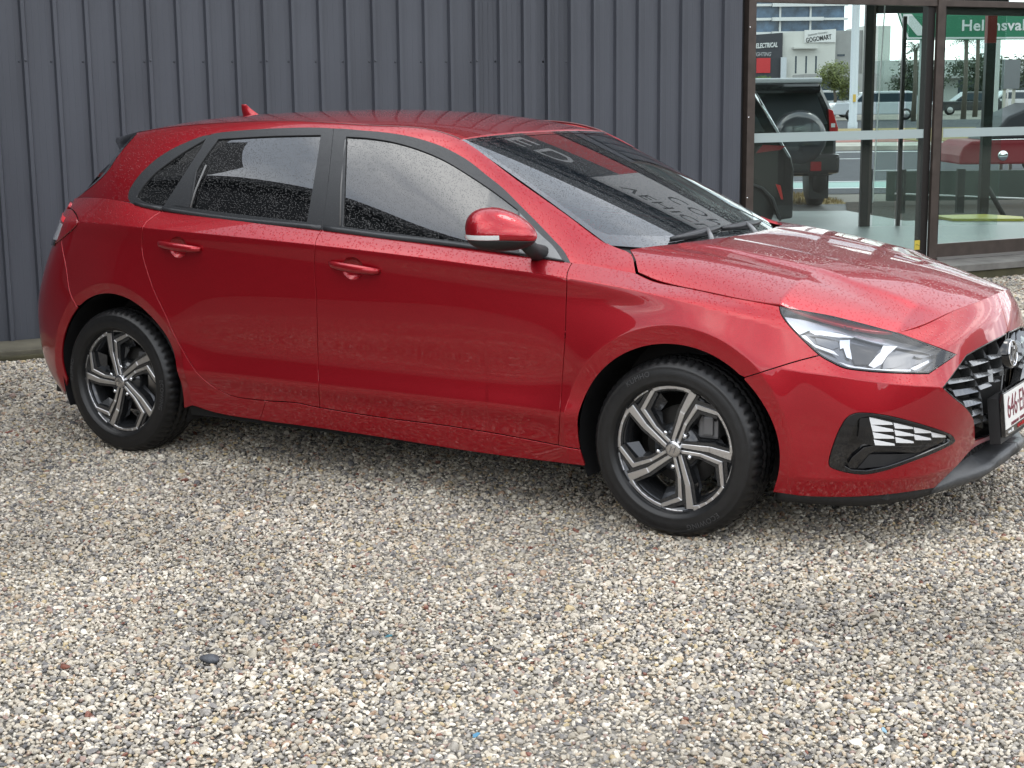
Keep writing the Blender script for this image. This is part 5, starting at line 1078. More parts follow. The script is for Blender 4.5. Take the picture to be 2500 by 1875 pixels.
for x, rot in ((2.65, 0), (0, 37)):
    for sgn in (1, -1):
        w = wheel(x, sgn, -rot if sgn > 0 else rot)
        hb = link('hub', HUBM, w)
for o_ in list(bpy.data.objects):
    if o_.name.startswith('hub'): o_.location = (0, .002, 0)
# ================================================================== THE YARD
A_ = R(59.7); WD = Vector((math.cos(A_), math.sin(A_), 0)); WN = Vector((math.sin(A_), -math.cos(A_), 0)); WO = Vector((-2.33, .6, 0))
MW = Matrix(((WD.x, -WN.x, 0, WO.x), (WD.y, -WN.y, 0, WO.y), (0, 0, 1, 0), (0, 0, 0, 1)))     # wall frame: x along the wall, y behind it, z up
def wall_obj(o): o.matrix_world = MW @ o.matrix_world; return o
def wbox(name, a, b, m_, parent=None, bevel=0): return MB().box(a, b).build(name, m_, parent, bevel)
# wall frame empties: everything parented to a thing placed with MW
def wthing(name, label, cat, t=0, y=0, z=0, group=None):
    e = empty(name); e.matrix_world = MW @ Matrix.Translation((t, y, z)); tag(e, label, cat, group); return e
# ground base
gm = noisy(mat('gravel_bed', (.21, .195, .17), .9), 60, .5, .05, 1., 220, dist=.01)
g = MB(); g.add([(-500, -500, 0), (500, -500, 0), (500, 500, 0), (-500, 500, 0)], [(0, 1, 2, 3)]); go = g.build('ground', gm); tag(go, kind='structure')
# pebbles
def pebbles():
    protos = bpy.data.collections.new('pebble_shapes')
    for k in range(14):
        bm = bmesh.new(); bmesh.ops.create_icosphere(bm, subdivisions=2 if k < 9 else 2, radius=1)
        sq = Vector((1, rng.uniform(.6, .95), rng.uniform(.45, .75)))
        cuts = [(Vector(rng.normal(size=3)).normalized(), rng.uniform(.48, .78)) for _ in range(9)]
        for v in bm.verts:
            p = v.co.copy()
            for n_, d_ in cuts:
                e_ = p.dot(n_)-d_
                if e_ > 0: p -= n_*e_*.97
            p += Vector(rng.normal(size=3))*.018
            v.co = Vector((p.x*sq.x, p.y*sq.y, p.z*sq.z))
        me = bpy.data.meshes.new('pebble'); bm.to_mesh(me); bm.free(); me.polygons.foreach_set('use_smooth', [k % 2 == 0]*len(me.polygons))
        me.materials.append(PEBM); o = bpy.data.objects.new('pebble_shape', me); protos.objects.link(o)
    return protos
def pebble_mat():
    m = mat('gravel_stone', (.4, .38, .34), .55, spec=.5); k = NT(m); oi = k.n('ShaderNodeObjectInfo')
    rp = k.n('ShaderNodeValToRGB'); rp.color_ramp.interpolation = 'CONSTANT'; el = rp.color_ramp.elements
    cols = [(0, (0.591, 0.529, 0.427)), (.15, (0.408, 0.375, 0.323)), (.28, (0.728, 0.659, 0.548)), (.38, (0.468, 0.415, 0.330)), (.50, (0.269, 0.252, 0.237)), (.57, (0.573, 0.464, 0.337)), (.64, (0.347, 0.322, 0.292)),
            (.74, (0.850, 0.790, 0.675)), (.82, (0.451, 0.310, 0.211)), (.85, (0.148, 0.143, 0.142)), (.89, (0.555, 0.440, 0.255)), (.915, (0.381, 0.269, 0.225)), (.94, (0.660, 0.586, 0.487)), (.994, (0.243, 0.098, 0.067))]
    el[0].position = 0; el[0].color = (*cols[0][1], 1); el[1].position = cols[1][0]; el[1].color = (*cols[1][1], 1)
    for p_, c_ in cols[2:]:
        e_ = el.new(p_); e_.color = (*c_, 1)
    k.l(oi.outputs['Random'], rp.inputs[0])
    t = k.n('ShaderNodeTexCoord'); nz = k.n('ShaderNodeTexNoise'); nz.inputs['Scale'].default_value = 2.2; nz.inputs['Detail'].default_value = 5; k.l(t.outputs['Object'], nz.inputs['Vector'])
    mr = k.n('ShaderNodeMapRange'); mr.inputs['To Min'].default_value = .55; mr.inputs['To Max'].default_value = 1.35; k.l(nz.outputs['Fac'], mr.inputs['Value'])
    mu = k.n('ShaderNodeMixRGB', blend_type='MULTIPLY'); mu.inputs[0].default_value = 1; k.l(rp.outputs[0], mu.inputs[1]); k.l(mr.outputs[0], mu.inputs[2])
    # large damp patches over the yard
    ge = k.n('ShaderNodeNewGeometry'); n2_ = k.n('ShaderNodeTexNoise'); n2_.inputs['Scale'].default_value = .9; n2_.inputs['Detail'].default_value = 3; k.l(ge.outputs['Position'], n2_.inputs['Vector'])
    m2 = k.n('ShaderNodeMapRange'); m2.inputs['From Min'].default_value = .35; m2.inputs['From Max'].default_value = .6; m2.inputs['To Min'].default_value = .58; m2.inputs['To Max'].default_value = .90; k.l(n2_.outputs['Fac'], m2.inputs['Value'])
    mv = k.n('ShaderNodeMixRGB', blend_type='MULTIPLY'); mv.inputs[0].default_value = 1; k.l(mu.outputs[0], mv.inputs[1]); k.l(m2.outputs[0], mv.inputs[2]); k.l(mv.outputs[0], k.p.inputs['Base Color']); return m
PEBM = pebble_mat()
protos = pebbles()
def ingon(P, poly): return inside(P, np.array(poly, float))
GI = [(4.9, -1.9), (3.9, -3.3), (2.0, -4.0), (-3.4, .1), (-2.30, .62), (2.15, 8.2), (2.6, 8.2)]
GY = [(6.6, -2.0), (5.2, -4.4), (2.0, -5.6), (-5.2, -.6), (-3.6, -1.5), (-2.30, .62), (2.5, 8.9), (4.6, 8.6)]
sp0 = .0108
xs, ys = np.meshgrid(np.arange(-5.3, 6.7, sp0), np.arange(-5.7, 9.0, sp0)); P = np.stack([xs.ravel(), ys.ravel()], 1); P += rng.uniform(-.5, .5, P.shape)*sp0
P = P[ingon(P, GY)]
nn_ = (P[:, 0]+2.33)*WN.x+(P[:, 1]-.6)*WN.y
P = P[nn_ > .012]
# thin out where the picture is far away: larger spacing, larger stones hold the cover
dc = np.hypot(P[:, 0]-4.94, P[:, 1]+5.53); keep = rng.uniform(size=len(P)) < np.clip((5.0/dc)**1.1, .30, 1); keep &= (rng.uniform(size=len(P)) < .86); keep &= ingon(P, GI) | (rng.uniform(size=len(P)) < .42); P = P[keep]; dc = dc[keep]
# nothing wanted under the car except a strip
cn = len(P)
sz = np.exp(rng.normal(0, .26, cn))*.0078*np.clip((dc/5.0)**.5, 1, 1.6); big = rng.uniform(size=cn) < .02; sz[big] *= 1.6
zz = sz*.15+rng.uniform(0, .006, cn)+.004*np.sin(P[:, 0]*3.1+1)*np.cos(P[:, 1]*2.3)
me = bpy.data.meshes.new('gravel'); me.vertices.add(cn); me.vertices.foreach_set('co', np.column_stack([P, zz]).ravel())
at = me.attributes.new('sz', 'FLOAT', 'POINT'); at.data.foreach_set('value', sz.astype(np.float32))
rt_ = me.attributes.new('rt', 'FLOAT_VECTOR', 'POINT'); rot_ = np.column_stack([rng.normal(0, .35, cn), rng.normal(0, .35, cn), rng.uniform(0, 6.28, cn)]).astype(np.float32); rt_.data.foreach_set('vector', rot_.ravel())
ix = me.attributes.new('ix', 'INT', 'POINT'); ix.data.foreach_set('value', rng.integers(0, 14, cn).astype(np.int32))
gv = link('gravel', me); tag(gv, 'loose pale river gravel covering the whole yard round the car', 'gravel', kind='stuff')
ng = bpy.data.node_groups.new('gravel_nodes', 'GeometryNodeTree'); ng.interface.new_socket('Geometry', in_out='INPUT', socket_type='NodeSocketGeometry'); ng.interface.new_socket('Geometry', in_out='OUTPUT', socket_type='NodeSocketGeometry')
gi = ng.nodes.new('NodeGroupInput'); gg = ng.nodes.new('NodeGroupOutput'); ip = ng.nodes.new('GeometryNodeInstanceOnPoints'); ci = ng.nodes.new('GeometryNodeCollectionInfo')
ci.inputs['Collection'].default_value = protos; ci.inputs['Separate Children'].default_value = True; ip.inputs['Pick Instance'].default_value = True
def nattr(n_, ty):
    a = ng.nodes.new('GeometryNodeInputNamedAttribute'); a.data_type = ty; a.inputs['Name'].default_value = n_; return a.outputs['Attribute']
ng.links.new(gi.outputs[0], ip.inputs['Points']); ng.links.new(ci.outputs[0], ip.inputs['Instance']); ng.links.new(nattr('ix', 'INT'), ip.inputs['Instance Index'])
ng.links.new(nattr('rt', 'FLOAT_VECTOR'), ip.inputs['Rotation']); ng.links.new(nattr('sz', 'FLOAT'), ip.inputs['Scale']); ng.links.new(ip.outputs[0], gg.inputs[0])
md = gv.modifiers.new('scatter', 'NODES'); md.node_group = ng
print('pebbles', cn)
# a few larger single stones
def stone(label, x, y, s, c_, rz=0.):
    bm = bmesh.new(); bmesh.ops.create_icosphere(bm, subdivisions=3, radius=1); r2 = np.random.default_rng(int(x*100) % 97)
    cuts = [(Vector(r2.normal(size=3)).normalized(), r2.uniform(.6, .85)) for _ in range(9)]
    for v in bm.verts:
        p = v.co.copy()
        for n_, d_ in cuts:
            e_ = p.dot(n_)-d_
            if e_ > 0: p -= n_*e_*.9
        v.co = Vector((p.x*s, p.y*s*.62, p.z*s*.42))
    me = bpy.data.meshes.new('stone'); bm.to_mesh(me); bm.free(); me.polygons.foreach_set('use_smooth', [True]*len(me.polygons))
    me.materials.append(noisy(mat('stone', c_, .6), 40, .4, .1, .5, 90)); o = link('stone', me, None, (x, y, .018)); o.rotation_euler = (0, 0, rz); tag(o, label, 'stone')
stone('large dark grey stone lying flat in the pale gravel', *STONE1, .033, (.06, .065, .075), .5)
stone('reddish brown chip of stone on the near gravel', *STONE2, .018, (.15, .05, .03), .2)
SHARDS = [(2.425, -2.21), (3.014, -2.658), (3.832, -2.139), (-0.713, -0.894), (3.001, -2.257)]
def shard(name, label, cat, x, y, c_, a_, l_=.012):
    mb = MB(); mb.prism([(-l_, -.004), (-.2*l_, -.006), (l_, -.002), (.7*l_, .005), (-.5*l_, .006)], 2, 0, .002)
    o = mb.build(name, mat(name+'_'+cat.replace(' ', '_')+label[:4], c_, .4), None, 0, (x, y, .020)); o.rotation_euler = (.25, -.2, a_); tag(o, label, cat)
shard('plastic_chip', 'small teal plastic chip on the gravel in the middle foreground', 'litter', *SHARDS[0], (.05, .16, .20), .3)
shard('plastic_chip', 'blue plastic chip near the bottom edge of the gravel', 'litter', *SHARDS[1], (.06, .20, .32), 1.2)
shard('plastic_chip', 'pale blue chip on the gravel below the front bumper', 'litter', *SHARDS[2], (.20, .34, .42), 2.1)
shard('dry_leaf', 'brown dry leaf lying on the gravel left of the rear wheel', 'leaf', *SHARDS[3], (.20, .05, .03), .6, .022)
shard('bark_chip', 'curled dark bark chip on the gravel in front of the car', 'bark', *SHARDS[4], (.04, .03, .02), 1.0, .016)
# concrete ledge at the foot of the wall, mossy edge
def conc(name, c_): 
    return noisy(mat(name, c_, .85), 5, .35, .05, .4, 60, dist=.004)
CONC = conc('old_concrete', (.12, .11, .08)); CONC2 = conc('slab_concrete', (.135, .13, .12)); MOSS = conc('mossy_kerb', (.055, .05, .025))
lt = wthing('wall_ledge', 'mossy concrete ledge along the foot of the dark metal wall', 'ledge')
MB().box((-3.5, 0.006, -.05), (5.52, .6, .06)).build('ledge_top', CONC, lt, .008)
MB().box((-3.5, -.05, -.05), (5.52, .004, .035)).build('ledge_kerb', MOSS, lt, .01)
st_ = wthing('shop_step', 'grey concrete step of paving slabs under the shop window', 'step')
for i, t0 in enumerate(np.arange(5.53, 13.5, .9)): MB().box((t0+.003, .002, .07), (t0+.897, .62, .125)).build('step_slab', CONC2, st_, .004)
MB().box((5.53, .02, -.05), (13.5, .62, .068)).build('step_base', MOSS, st_, .006)
# ribbed metal wall: sheets of four ribs
WALLM = noisy(mat('dark_grey_sheet_metal', (.074, .080, .097), .42, .15, spec=.5), 2, .16, .06, .06, 7, stretch=(1, 1, .35), dist=.01)
wl_ = wthing('metal_wall', 'tall dark grey ribbed sheet metal wall standing behind the red car', 'wall')
Y0 = .42; P_ = .189; HT = 3.15
def sheet_prof(n):
    """plan of a sheet of n pans, each pan with two small crimps, rib at its start; y grows away from the yard"""
    q = []
    for k in range(n):
        x = k*P_
        q += [(x, 0), (x+.009, -.026), (x+.031, -.026), (x+.040, 0)]
        for c_ in (.078, .118, .158): q += [(x+c_-.003, 0), (x+c_, -.0010), (x+c_+.003, 0)]
    q.append((n*P_, 0)); return q
def sheet_mesh(n):
    q = sheet_prof(n); V = [(x, y, z) for z in (.06, HT) for x, y in q]; m_ = len(q)
    me = bpy.data.meshes.new('cladding_sheet'); me.from_pydata(V, [], [(i, i+1, m_+i+1, m_+i) for i in range(m_-1)]); me.materials.append(WALLM); return me
SM4 = sheet_mesh(4)
off0 = .164-P_*8
scr = MB().lathe([(0, .006), (.0045, .0055), (.006, .003), (.006, 0), (.0075, 0), (.0075, -.001)], 8, Matrix.Rotation(R(90), 4, 'X')); SCR = to_mesh(scr, 'screw', mat('screw_grey', (.06, .066, .08), .45, .1))
import itertools
for k in range(-3, 7):
    t0 = off0+k*4*P_
    if t0+4*P_ > 5.50+.30: break
    sh = link('cladding_sheet', SM4, wl_, (t0, Y0+(.0015 if k % 2 else 0), 0))
    for j in range(4):
        if 0 <= k: link('screw', SCR, sh, (j*P_+.175, -.001, 1.745))
    if k >= 0: link('screw', SCR, sh, (.020, -.027, 1.75))
MB().box((-4, Y0+.03, .0), (5.5, Y0+.10, 3.1)).build('wall_core', MATTB, wl_)
MB().box((-4, Y0-.06, HT-.16), (5.5, Y0+.1, HT+.01)).build('wall_capping', WALLM, wl_)
# remaining part sheets of the wall up to the window post
SM1 = sheet_mesh(1)
kk = 0
while t0 + kk*P_ < 5.49:
    if t0+(kk+1)*P_ > 5.56: break
    link('cladding_sheet', SM1, wl_, (t0+kk*P_, Y0, 0)); 
    if kk < 3: link('screw', SCR, wl_, (t0+kk*P_+.175, Y0-.001, 1.745))
    kk += 1
# ================================================================== SHOP WINDOW
BRZ = noisy(mat('bronze_aluminium', (.085, .068, .060), .38, .5), 12, .15, .06)
BRD = mat('dark_bronze', (.018, .015, .014), .45, .3)
shop = wthing('storefront', 'bronze framed shop window with clear glass panes at the end of the metal wall', 'shop window')
sy = Y0
MB().box((5.495, sy-.030, .06), (5.565, sy+.06, 3.2)).build('window_post', BRZ, shop, .003)
for z in (.72, 1.33, 2.0): MB().lathe([(0, .003), (.005, .002), (.006, 0)], 8, Matrix.Translation((5.507, sy-.0305, z)) @ Matrix.Rotation(R(90), 4, 'X')).build('rivet', CHROME, shop)
MB().box((7.365, sy-.030, .127), (7.445, sy+.0, 3.2)).build('mullion', BRZ, shop, .003)
MB().box((7.29, sy+.002, .127), (7.364, sy+.07, 3.2)).build('mullion_return', BRD, shop)
MB().box((7.466, sy+.02, .127), (7.50, sy+.09, 3.2)).build('mullion_return', BRD, shop)
for a, b in ((5.567, 7.363), (7.447, 9.36), (9.44, 13.4)):
    MB().box((a, sy-.02, 2.185), (b, sy+.03, 2.235)).build('transom', BRZ, shop, .003)
    if a > 6: MB().box((a, sy+.034, 2.125), (b, sy+.08, 2.20)).build('head_rail', BRD, shop)
MB().box((5.577, sy-.02, .127), (7.299, sy+.04, .215)).build('sill_rail', BRD, shop, .003)
for a, b in ((7.447, 9.36), (9.44, 13.4)):
    MB().box((a, sy-.022, .140), (b, sy+.0, .262)).build('sill_rail', BRZ, shop, .003)
    MB().box((a, sy-.040, .127), (b, sy-.022, .150)).build('sill_bead', mat('aluminium_bead', (.35, .34, .33), .35, .8), shop)
MB().box((9.362, sy-.085, .127), (9.438, sy+.03, 3.2)).build('mullion', BRZ, shop, .003)
FROST = mat('frosted_band', (.34, .41, .41), .5, spec=.4)
for a, b, z0 in ((5.577, 7.299, .216), (7.501, 9.36, .263), (9.44, 13.4, .263)):
    MB().box((a, sy+.012, z0), (b, sy+.018, 2.184)).build('glass_pane', PANE, shop)
    MB().box((a, sy+.008, 1.136), (b, sy+.011, 1.207)).build('frosted_band', FROST, shop)
    MB().box((a, sy+.012, 2.236), (b, sy+.018, 3.19)).build('upper_pane', PANE, shop)
st = MB().box((7.235, sy+.003, .222), (7.298, sy+.007, .300)).build('door_sticker', mat('yellow_sticker', (.55, .43, .06), .5), shop)
MB().tube([(7.245+.046*k, sy+.0015, .262+.006*math.sin(k*6.28)) for k in np.linspace(0, 1, 9)], .0018, 4).build('sticker_mark', mat('sticker_green', (.08, .14, .04), .5), shop)
# fascia and sign above the wall and window
fas = wthing('roof_fascia', 'dark building fascia with gutter above the wall and shop window', 'fascia')
MB().box((-4, sy-.05, 3.20), (13.6, sy+.5, 4.75)).build('fascia_board', BRD, fas)
MB().box((-4, sy-.35, 4.75), (13.6, sy+.5, 4.95)).build('soffit', BRD, fas)
MB().box((-4, sy-.42, 4.96), (13.6, sy-.28, 5.45)).build('gutter', mat('black_gutter', (.02, .02, .022), .4), fas, .02)
sg = wthing('fascia_sign', 'long black, red and white sign board above the shop window', 'sign')
WHS = mat('sign_white', (.55, .56, .57), .4); RDS = mat('sign_red', (.42, .015, .02), .4); BKS = mat('sign_black', (.012, .012, .013), .4)
MB().box((1.0, sy-.10, 3.86), (5.70, sy-.055, 4.62)).build('sign_panel', BKS, sg)
MB().box((1.0, sy-.10, 3.42), (5.74, sy-.055, 3.855)).build('sign_panel', RDS, sg)
for k in range(4): MB().box((5.745+k*1.95, sy-.10, 3.42), (5.745+k*1.95+1.94, sy-.055, 4.62)).build('sign_panel', WHS, sg)
SFR = Matrix.Rotation(R(90), 4, 'X')
put_text('ED', .62, WHS, sg, 'sign_lettering', Matrix.Translation((4.95, sy-.102, 4.22)) @ SFR, .003, space=1.1)
put_text('VEHICLE BUYING', .36, BKS, sg, 'sign_lettering', Matrix.Translation((7.55, sy-.102, 4.28)) @ SFR, .003, space=1.1)
put_text('COMPANY', .36, BKS, sg, 'sign_lettering', Matrix.Translation((7.35, sy-.102, 3.76)) @ SFR, .003, space=1.2)
# showroom slab, roof, rear posts
SF = Matrix(((rt0.x, -math.sin(YAW), 0, 4.9356), (rt0.y, math.cos(YAW), 0, -5.5336), (0, 0, 1, 0), (0, 0, 0, 1)))   # street frame: x across, y away from the yard
def sthing(name, label, cat, r, d, z=0, rz=0, group=None):
    e = empty(name); e.matrix_world = SF @ Matrix.Translation((r, d, z)) @ Matrix.Rotation(rz, 4, 'Z'); tag(e, label, cat, group); return e
def sstruct(name, m_, v, f, kind='structure'):
    mb = MB(); mb.add(v, f); o = mb.build(name, m_); o.matrix_world = SF; tag(o, kind=kind); return o
WF_ = MW
def wall_to_street(t, y): return (SF.inverted() @ (MW @ Vector((t, y, 0))))
FLOORM = noisy(mat('showroom_floor', (.27, .29, .285), .42), 2.5, .15, .1)
p1_ = wall_to_street(5.58, .47); p2_ = wall_to_street(13.6, .47)
fv = [(p1_.x, p1_.y), (p2_.x, p2_.y), (p2_.x+2, 17.2), (4.3, 16.9), (4.0, 18.45), (.9, 18.45)]
mb = MB(); n = len(fv); mb.add([(x, y, .02) for x, y in fv]+[(x, y, .126) for x, y in fv], [tuple(range(n)), tuple(range(2*n-1, n-1, -1))]+[(i, (i+1) % n, (i+1) % n+n, i+n) for i in range(n)])
o = mb.build('floor', FLOORM); o.matrix_world = SF; tag(o, kind='structure')
mb = MB(); mb.add([(x, y, 3.22) for x, y in fv]+[(x, y, 3.30) for x, y in fv], [tuple(range(n)), tuple(range(2*n-1, n-1, -1))]+[(i, (i+1) % n, (i+1) % n+n, i+n) for i in range(n)])
o = mb.build('ceiling', mat('ceiling_panel', (.3, .3, .29), .8)); o.matrix_world = SF; tag(o, kind='structure')
rear = sthing('rear_window_frame', 'dark frame of the far showroom window behind the shop glass', 'window frame', 0, 0)
MB().box((3.655, 16.2, .127), (3.735, 16.28, 3.2)).build('frame_post', BRD, rear, .004)
MB().box((3.737, 16.22, .127), (3.765, 16.28, 3.2)).build('frame_return', BRZ, rear, .003)
MB().box((3.767, 16.18, 2.30), (5.1, 16.30, 2.45)).build('frame_head', BRD, rear, .003)
MB().box((4.05, 16.24, .127), (4.085, 16.30, 2.269)).build('frame_stile', BRD, rear, .003)
MB().box((3.791, 16.23, .13), (4.019, 16.24, 2.268)).build('glass_pane', PANE, rear)
MB().box((4.101, 16.23, .13), (5.1, 16.24, 2.268)).build('glass_pane', PANE, rear)
cd = MB().tube([(3.70, 15.6, 2.35), (3.665, 15.6, 1.3), (3.64, 15.6, .42)], .0055, 6).build('blind_cord', mat('cord_white', (.8, .8, .78), .5)); cd.matrix_world = SF; tag(cd, 'thin white blind cord hanging beside the dark post in the showroom', 'cord')
col = sthing('column', 'black square column with a red top inside the showroom', 'column', 5.36, 17.6)
MB().box((-.05, -.05, .12), (.05, .05, 2.03)).build('shaft', BRD, col); MB().box((-.052, -.052, 2.032), (.052, .052, 3.2)).build('painted_top', mat('column_red', (.28, .02, .018), .5), col)
mt = MB(); mt.prism([(4.78, 16.75), (5.52, 16.65), (5.60, 16.95), (5.30, 17.35), (4.70, 17.25)], 2, .1275, .155).build('mat_tray', mat('yellow_plastic', (.46, .40, .03), .45)).matrix_world = SF
o = bpy.data.objects['mat_tray']; tag(o, 'flat yellow tray lying on the pale showroom floor', 'tray')
# mulch bed, posts; green barrier gives body to a fence reflected in the glass
MUL = noisy(mat('bark_mulch', (.035, .026, .018), .95), 9, .6, .05, 1, 40, dist=.02)
sstruct('planting_bed', MUL, [(4.02, 18.46, .03), (4.31, 16.95, .06), (12, 17.3, .06), (14, 22.6, .04), (4.6, 21.3, .03)], [(0, 1, 2, 3, 4)])
grp_ = 'dark posts of the low fence behind the showroom'
for i, (r_, d_, lab) in enumerate(((5.50, 19.0, 'dark green post standing in bark mulch beyond the yellow tray'), (4.78, 19.0, 'dark post in the mulch seen just left of the window mullion'), (4.42, 19.2, 'thin dark post in the mulch right of the blind cord'))):
    o = MB().box((-.045, -.045, 0), (.045, .045, .56)).build('fence_post', mat('post_green', (.02, .028, .025), .7), None, .006); o.matrix_world = SF @ Matrix.Translation((r_, d_, .02)); tag(o, lab, 'post', grp_)
o = MB().box((4.95, 20.4, .10), (13, 20.48, .485)).build('barrier_panel', noisy(mat('dark_green_panel', (.035, .055, .045), .6), 3, .2)); o.matrix_world = SF; tag(o, 'long low dark green barrier, a fence reflection built between the mulch bed and the road', 'barrier')
o = MB().tube([(4.9, 19.8, .235), (6.6, 19.8, .15), (9, 19.8, .05)], .012, 6).build('white_rail', mat('rail_white', (.6, .6, .6), .5)); o.matrix_world = SF; tag(o, 'thin white rail running across in front of the green barrier', 'rail')
o = MB().tube([(5.62, 18.5, .48), (5.90, 18.45, .0)], .03, 8).build('brace', mat('brace_dark', (.02, .02, .018), .7)); o.matrix_world = SF; tag(o, 'dark slanting brace leaning down into the mulch bed', 'brace')
# street surfaces
ASP = noisy(mat('wet_asphalt', (.062, .064, .073), .8, spec=.12), 3, .2, .08); ASP2 = noisy(mat('footpath_asphalt', (.055, .055, .055), .6), 3, .25, .1)
def band(name, m_, r0, r1, d0, d1, z): return sstruct(name, m_, [(r0, d0, z), (r1, d0, z), (r1, d1, z), (r0, d1, z)], [(0, 1, 2, 3)])
band('path', ASP2, -6, 9, 18.46, 21.15, .012)
band('road', ASP, -60, 160, 23.4, 40.9, .008)
band('road', ASP, -60, 160, 48.5, 84, .008)
band('bike_lane', noisy(mat('green_lane', (.17, .30, .27), .5), 2, .1), -60, 160, 24.8, 26.4, .012)
band('lane_line', WHS, -60, 160, 26.45, 26.6, .016); band('lane_line', WHS, -60, 160, 24.62, 24.78, .016); band('edge_line', WHS, -60, 160, 39.6, 39.95, .012)
for i in range(-2, 9):
    band('lane_dash', WHS, 4.0+i*3.0, 5.1+i*3.0, 30.2, 30.33, .012); band('lane_dash', WHS, 2.6+i*4.2, 4.0+i*4.2, 35.6, 35.8, .012)
o = MB().box((-60, 40.9, 0), (160, 44.0, .12)).build('kerb', noisy(mat('pale_kerb', (.36, .34, .30), .8), 2, .2)); o.matrix_world = SF; tag(o, kind='structure')
o = MB().box((-60, 44.01, 0), (11.5, 47.5, .13)).build('median', noisy(mat('red_paving', (.26, .10, .08), .8), 2, .2)); o.matrix_world = SF; tag(o, kind='structure')
GRS = noisy(mat('dry_grass_soil', (.24, .18, .075), .95), 5, .3)
o = MB().box((11.55, 44.01, 0), (90, 60, .14)).build('verge', GRS); o.matrix_world = SF; tag(o, kind='structure')
def grass(name, label, r0, r1, d0, d1, n, h):
    V = []; F = []; 
    for i in range(n):
        x, y = random.uniform(r0, r1), random.uniform(d0, d1); a = random.uniform(0, 6.28); w = h*.12; hh = h*random.uniform(.5, 1.2); l = random.uniform(-.4, .4)*h; k = len(V)
        V += [(x-w*math.cos(a), y-w*math.sin(a), 0), (x+w*math.cos(a), y+w*math.sin(a), 0), (x+l, y+l*.5, hh)]; F.append((k, k+1, k+2))
    mb = MB(); mb.add(V, F); o = mb.build(name, noisy(mat('dry_grass_'+name, (.30, .22, .085), .9), 2, .4)); o.matrix_world = SF; tag(o, label, 'grass', kind='stuff')
band('grass_strip_soil', GRS, -6, 4.62, 21.16, 23.38, .016)
grass('dry_grass', 'strip of straw coloured dry grass beside the road', -2, 4.6, 21.2, 23.4, 9000, .07)
# ---- buildings far off
def fit_text(txt, w, h, cx, cz, y, m_, par, ext=.02, rot=0., name='sign_lettering', **k):
    me = text_mesh(txt, 1, 1, **k); co_ = np.array([v.co[:] for v in me.vertices]); lo, hi = co_.min(0), co_.max(0)
    for v in me.vertices: v.co = ((v.co.x-(lo[0]+hi[0])/2)*w/(hi[0]-lo[0]), (v.co.y-(lo[1]+hi[1])/2)*h/(hi[1]-lo[1]), v.co.z*ext)
    me.materials.append(m_); o = link(name, me, par); o.matrix_local = Matrix.Translation((cx, y, cz)) @ SFR @ Matrix.Rotation(rot, 4, 'Z'); return o
BD = 200
STU = noisy(mat('white_render', (.50, .50, .48), .8), .3, .04); DKB = mat('charcoal_render', (.035, .036, .045), .7); GRB = noisy(mat('grey_block', (.27, .27, .27), .8), .5, .12); WIN = mat('far_window_glass', (.03, .045, .06), .08)
b = sthing('white_shop_building', 'white rendered grocery building with slot windows seen through the glass', 'building', 34.65, BD)
mb = MB(); mb.prism([(0, 0), (6.70, 0), (6.70, 9.35), (0, 8.95)], 1, 0, 14); mb.build('wall', STU, b)
MB().box((2.72, -.25, 7.72), (6.66, -.003, 9.25)).build('sign_board', mat('sign_board_white', (.58, .58, .58), .6), b)
fit_text('GOGOMART', 3.25, .60, 4.50, 8.20, -.27, BKS, b, .02, R(8), offset=.02)
fit_text('Japanese Grocery', 2.5, .36, 4.35, 8.78, -.27, GRB, b, .02, R(8), offset=.01)
MB().box((1.25, -1.0, 6.95), (4.3, -.004, 7.15)).build('canopy', STU, b)
for x in (1.62, 2.92, 4.17): MB().box((x, -.02, 3.9), (x+.22, .01, 6.05)).build('slot_window', WIN, b)
MB().box((-.35, -1.2, 0), (.35, -.8, 5.9)).build('pylon', mat('pylon_grey', (.45, .48, .52), .5), b)
b = sthing('dark_shop_building', 'charcoal electrical shop building with white lettering behind the palms', 'building', 24.0, BD-.5)
MB().prism([(0, 0), (10.55, 0), (10.55, 8.95), (0, 8.3)], 1, 0, 14).build('wall', DKB, b)
fit_text('ELECTRICAL', 2.75, .62, 8.55, 7.42, -.1, WHS, b, .03, R(3), shear=.25, offset=.03)
fit_text('LIGHTING', 2.3, .50, 8.0, 6.32, -.1, mat('steel_letters', (.30, .30, .32), .4), b, .03, 0, shear=.25, offset=.02)
MB().box((7.3, -.15, 4.0), (9.05, -.01, 5.85)).build('red_panel', RDS, b)
b = sthing('grey_block_building', 'low grey block building right of the white grocery', 'building', 41.36, BD+1)
MB().box((0, 0, 0), (3.6, 12, 9.2)).build('wall', GRB, b); MB().box((3.62, -.6, 0), (7, 10, 9.7)).build('wall', STU, b)
for x, z, w in ((.45, 6.0, .95), (2.75, 6.0, .35), (2.75, 5.3, .35)): MB().box((x, -.05, z), (x+w, .02, z+.25)).build('vent_window', WIN, b)
b = sthing('low_shop', 'low grey shop with an awning behind the street tree', 'building', 34.2, BD-18)
MB().box((0, 0, 0), (8.5, 8, 3.6)).build('wall', GRB, b); MB().box((2.0, -1.5, 3.25), (4.2, -.01, 3.7)).build('awning', STU, b); MB().box((1.8, -.05, 1.0), (4.3, .01, 2.9)).build('shop_window', WIN, b)
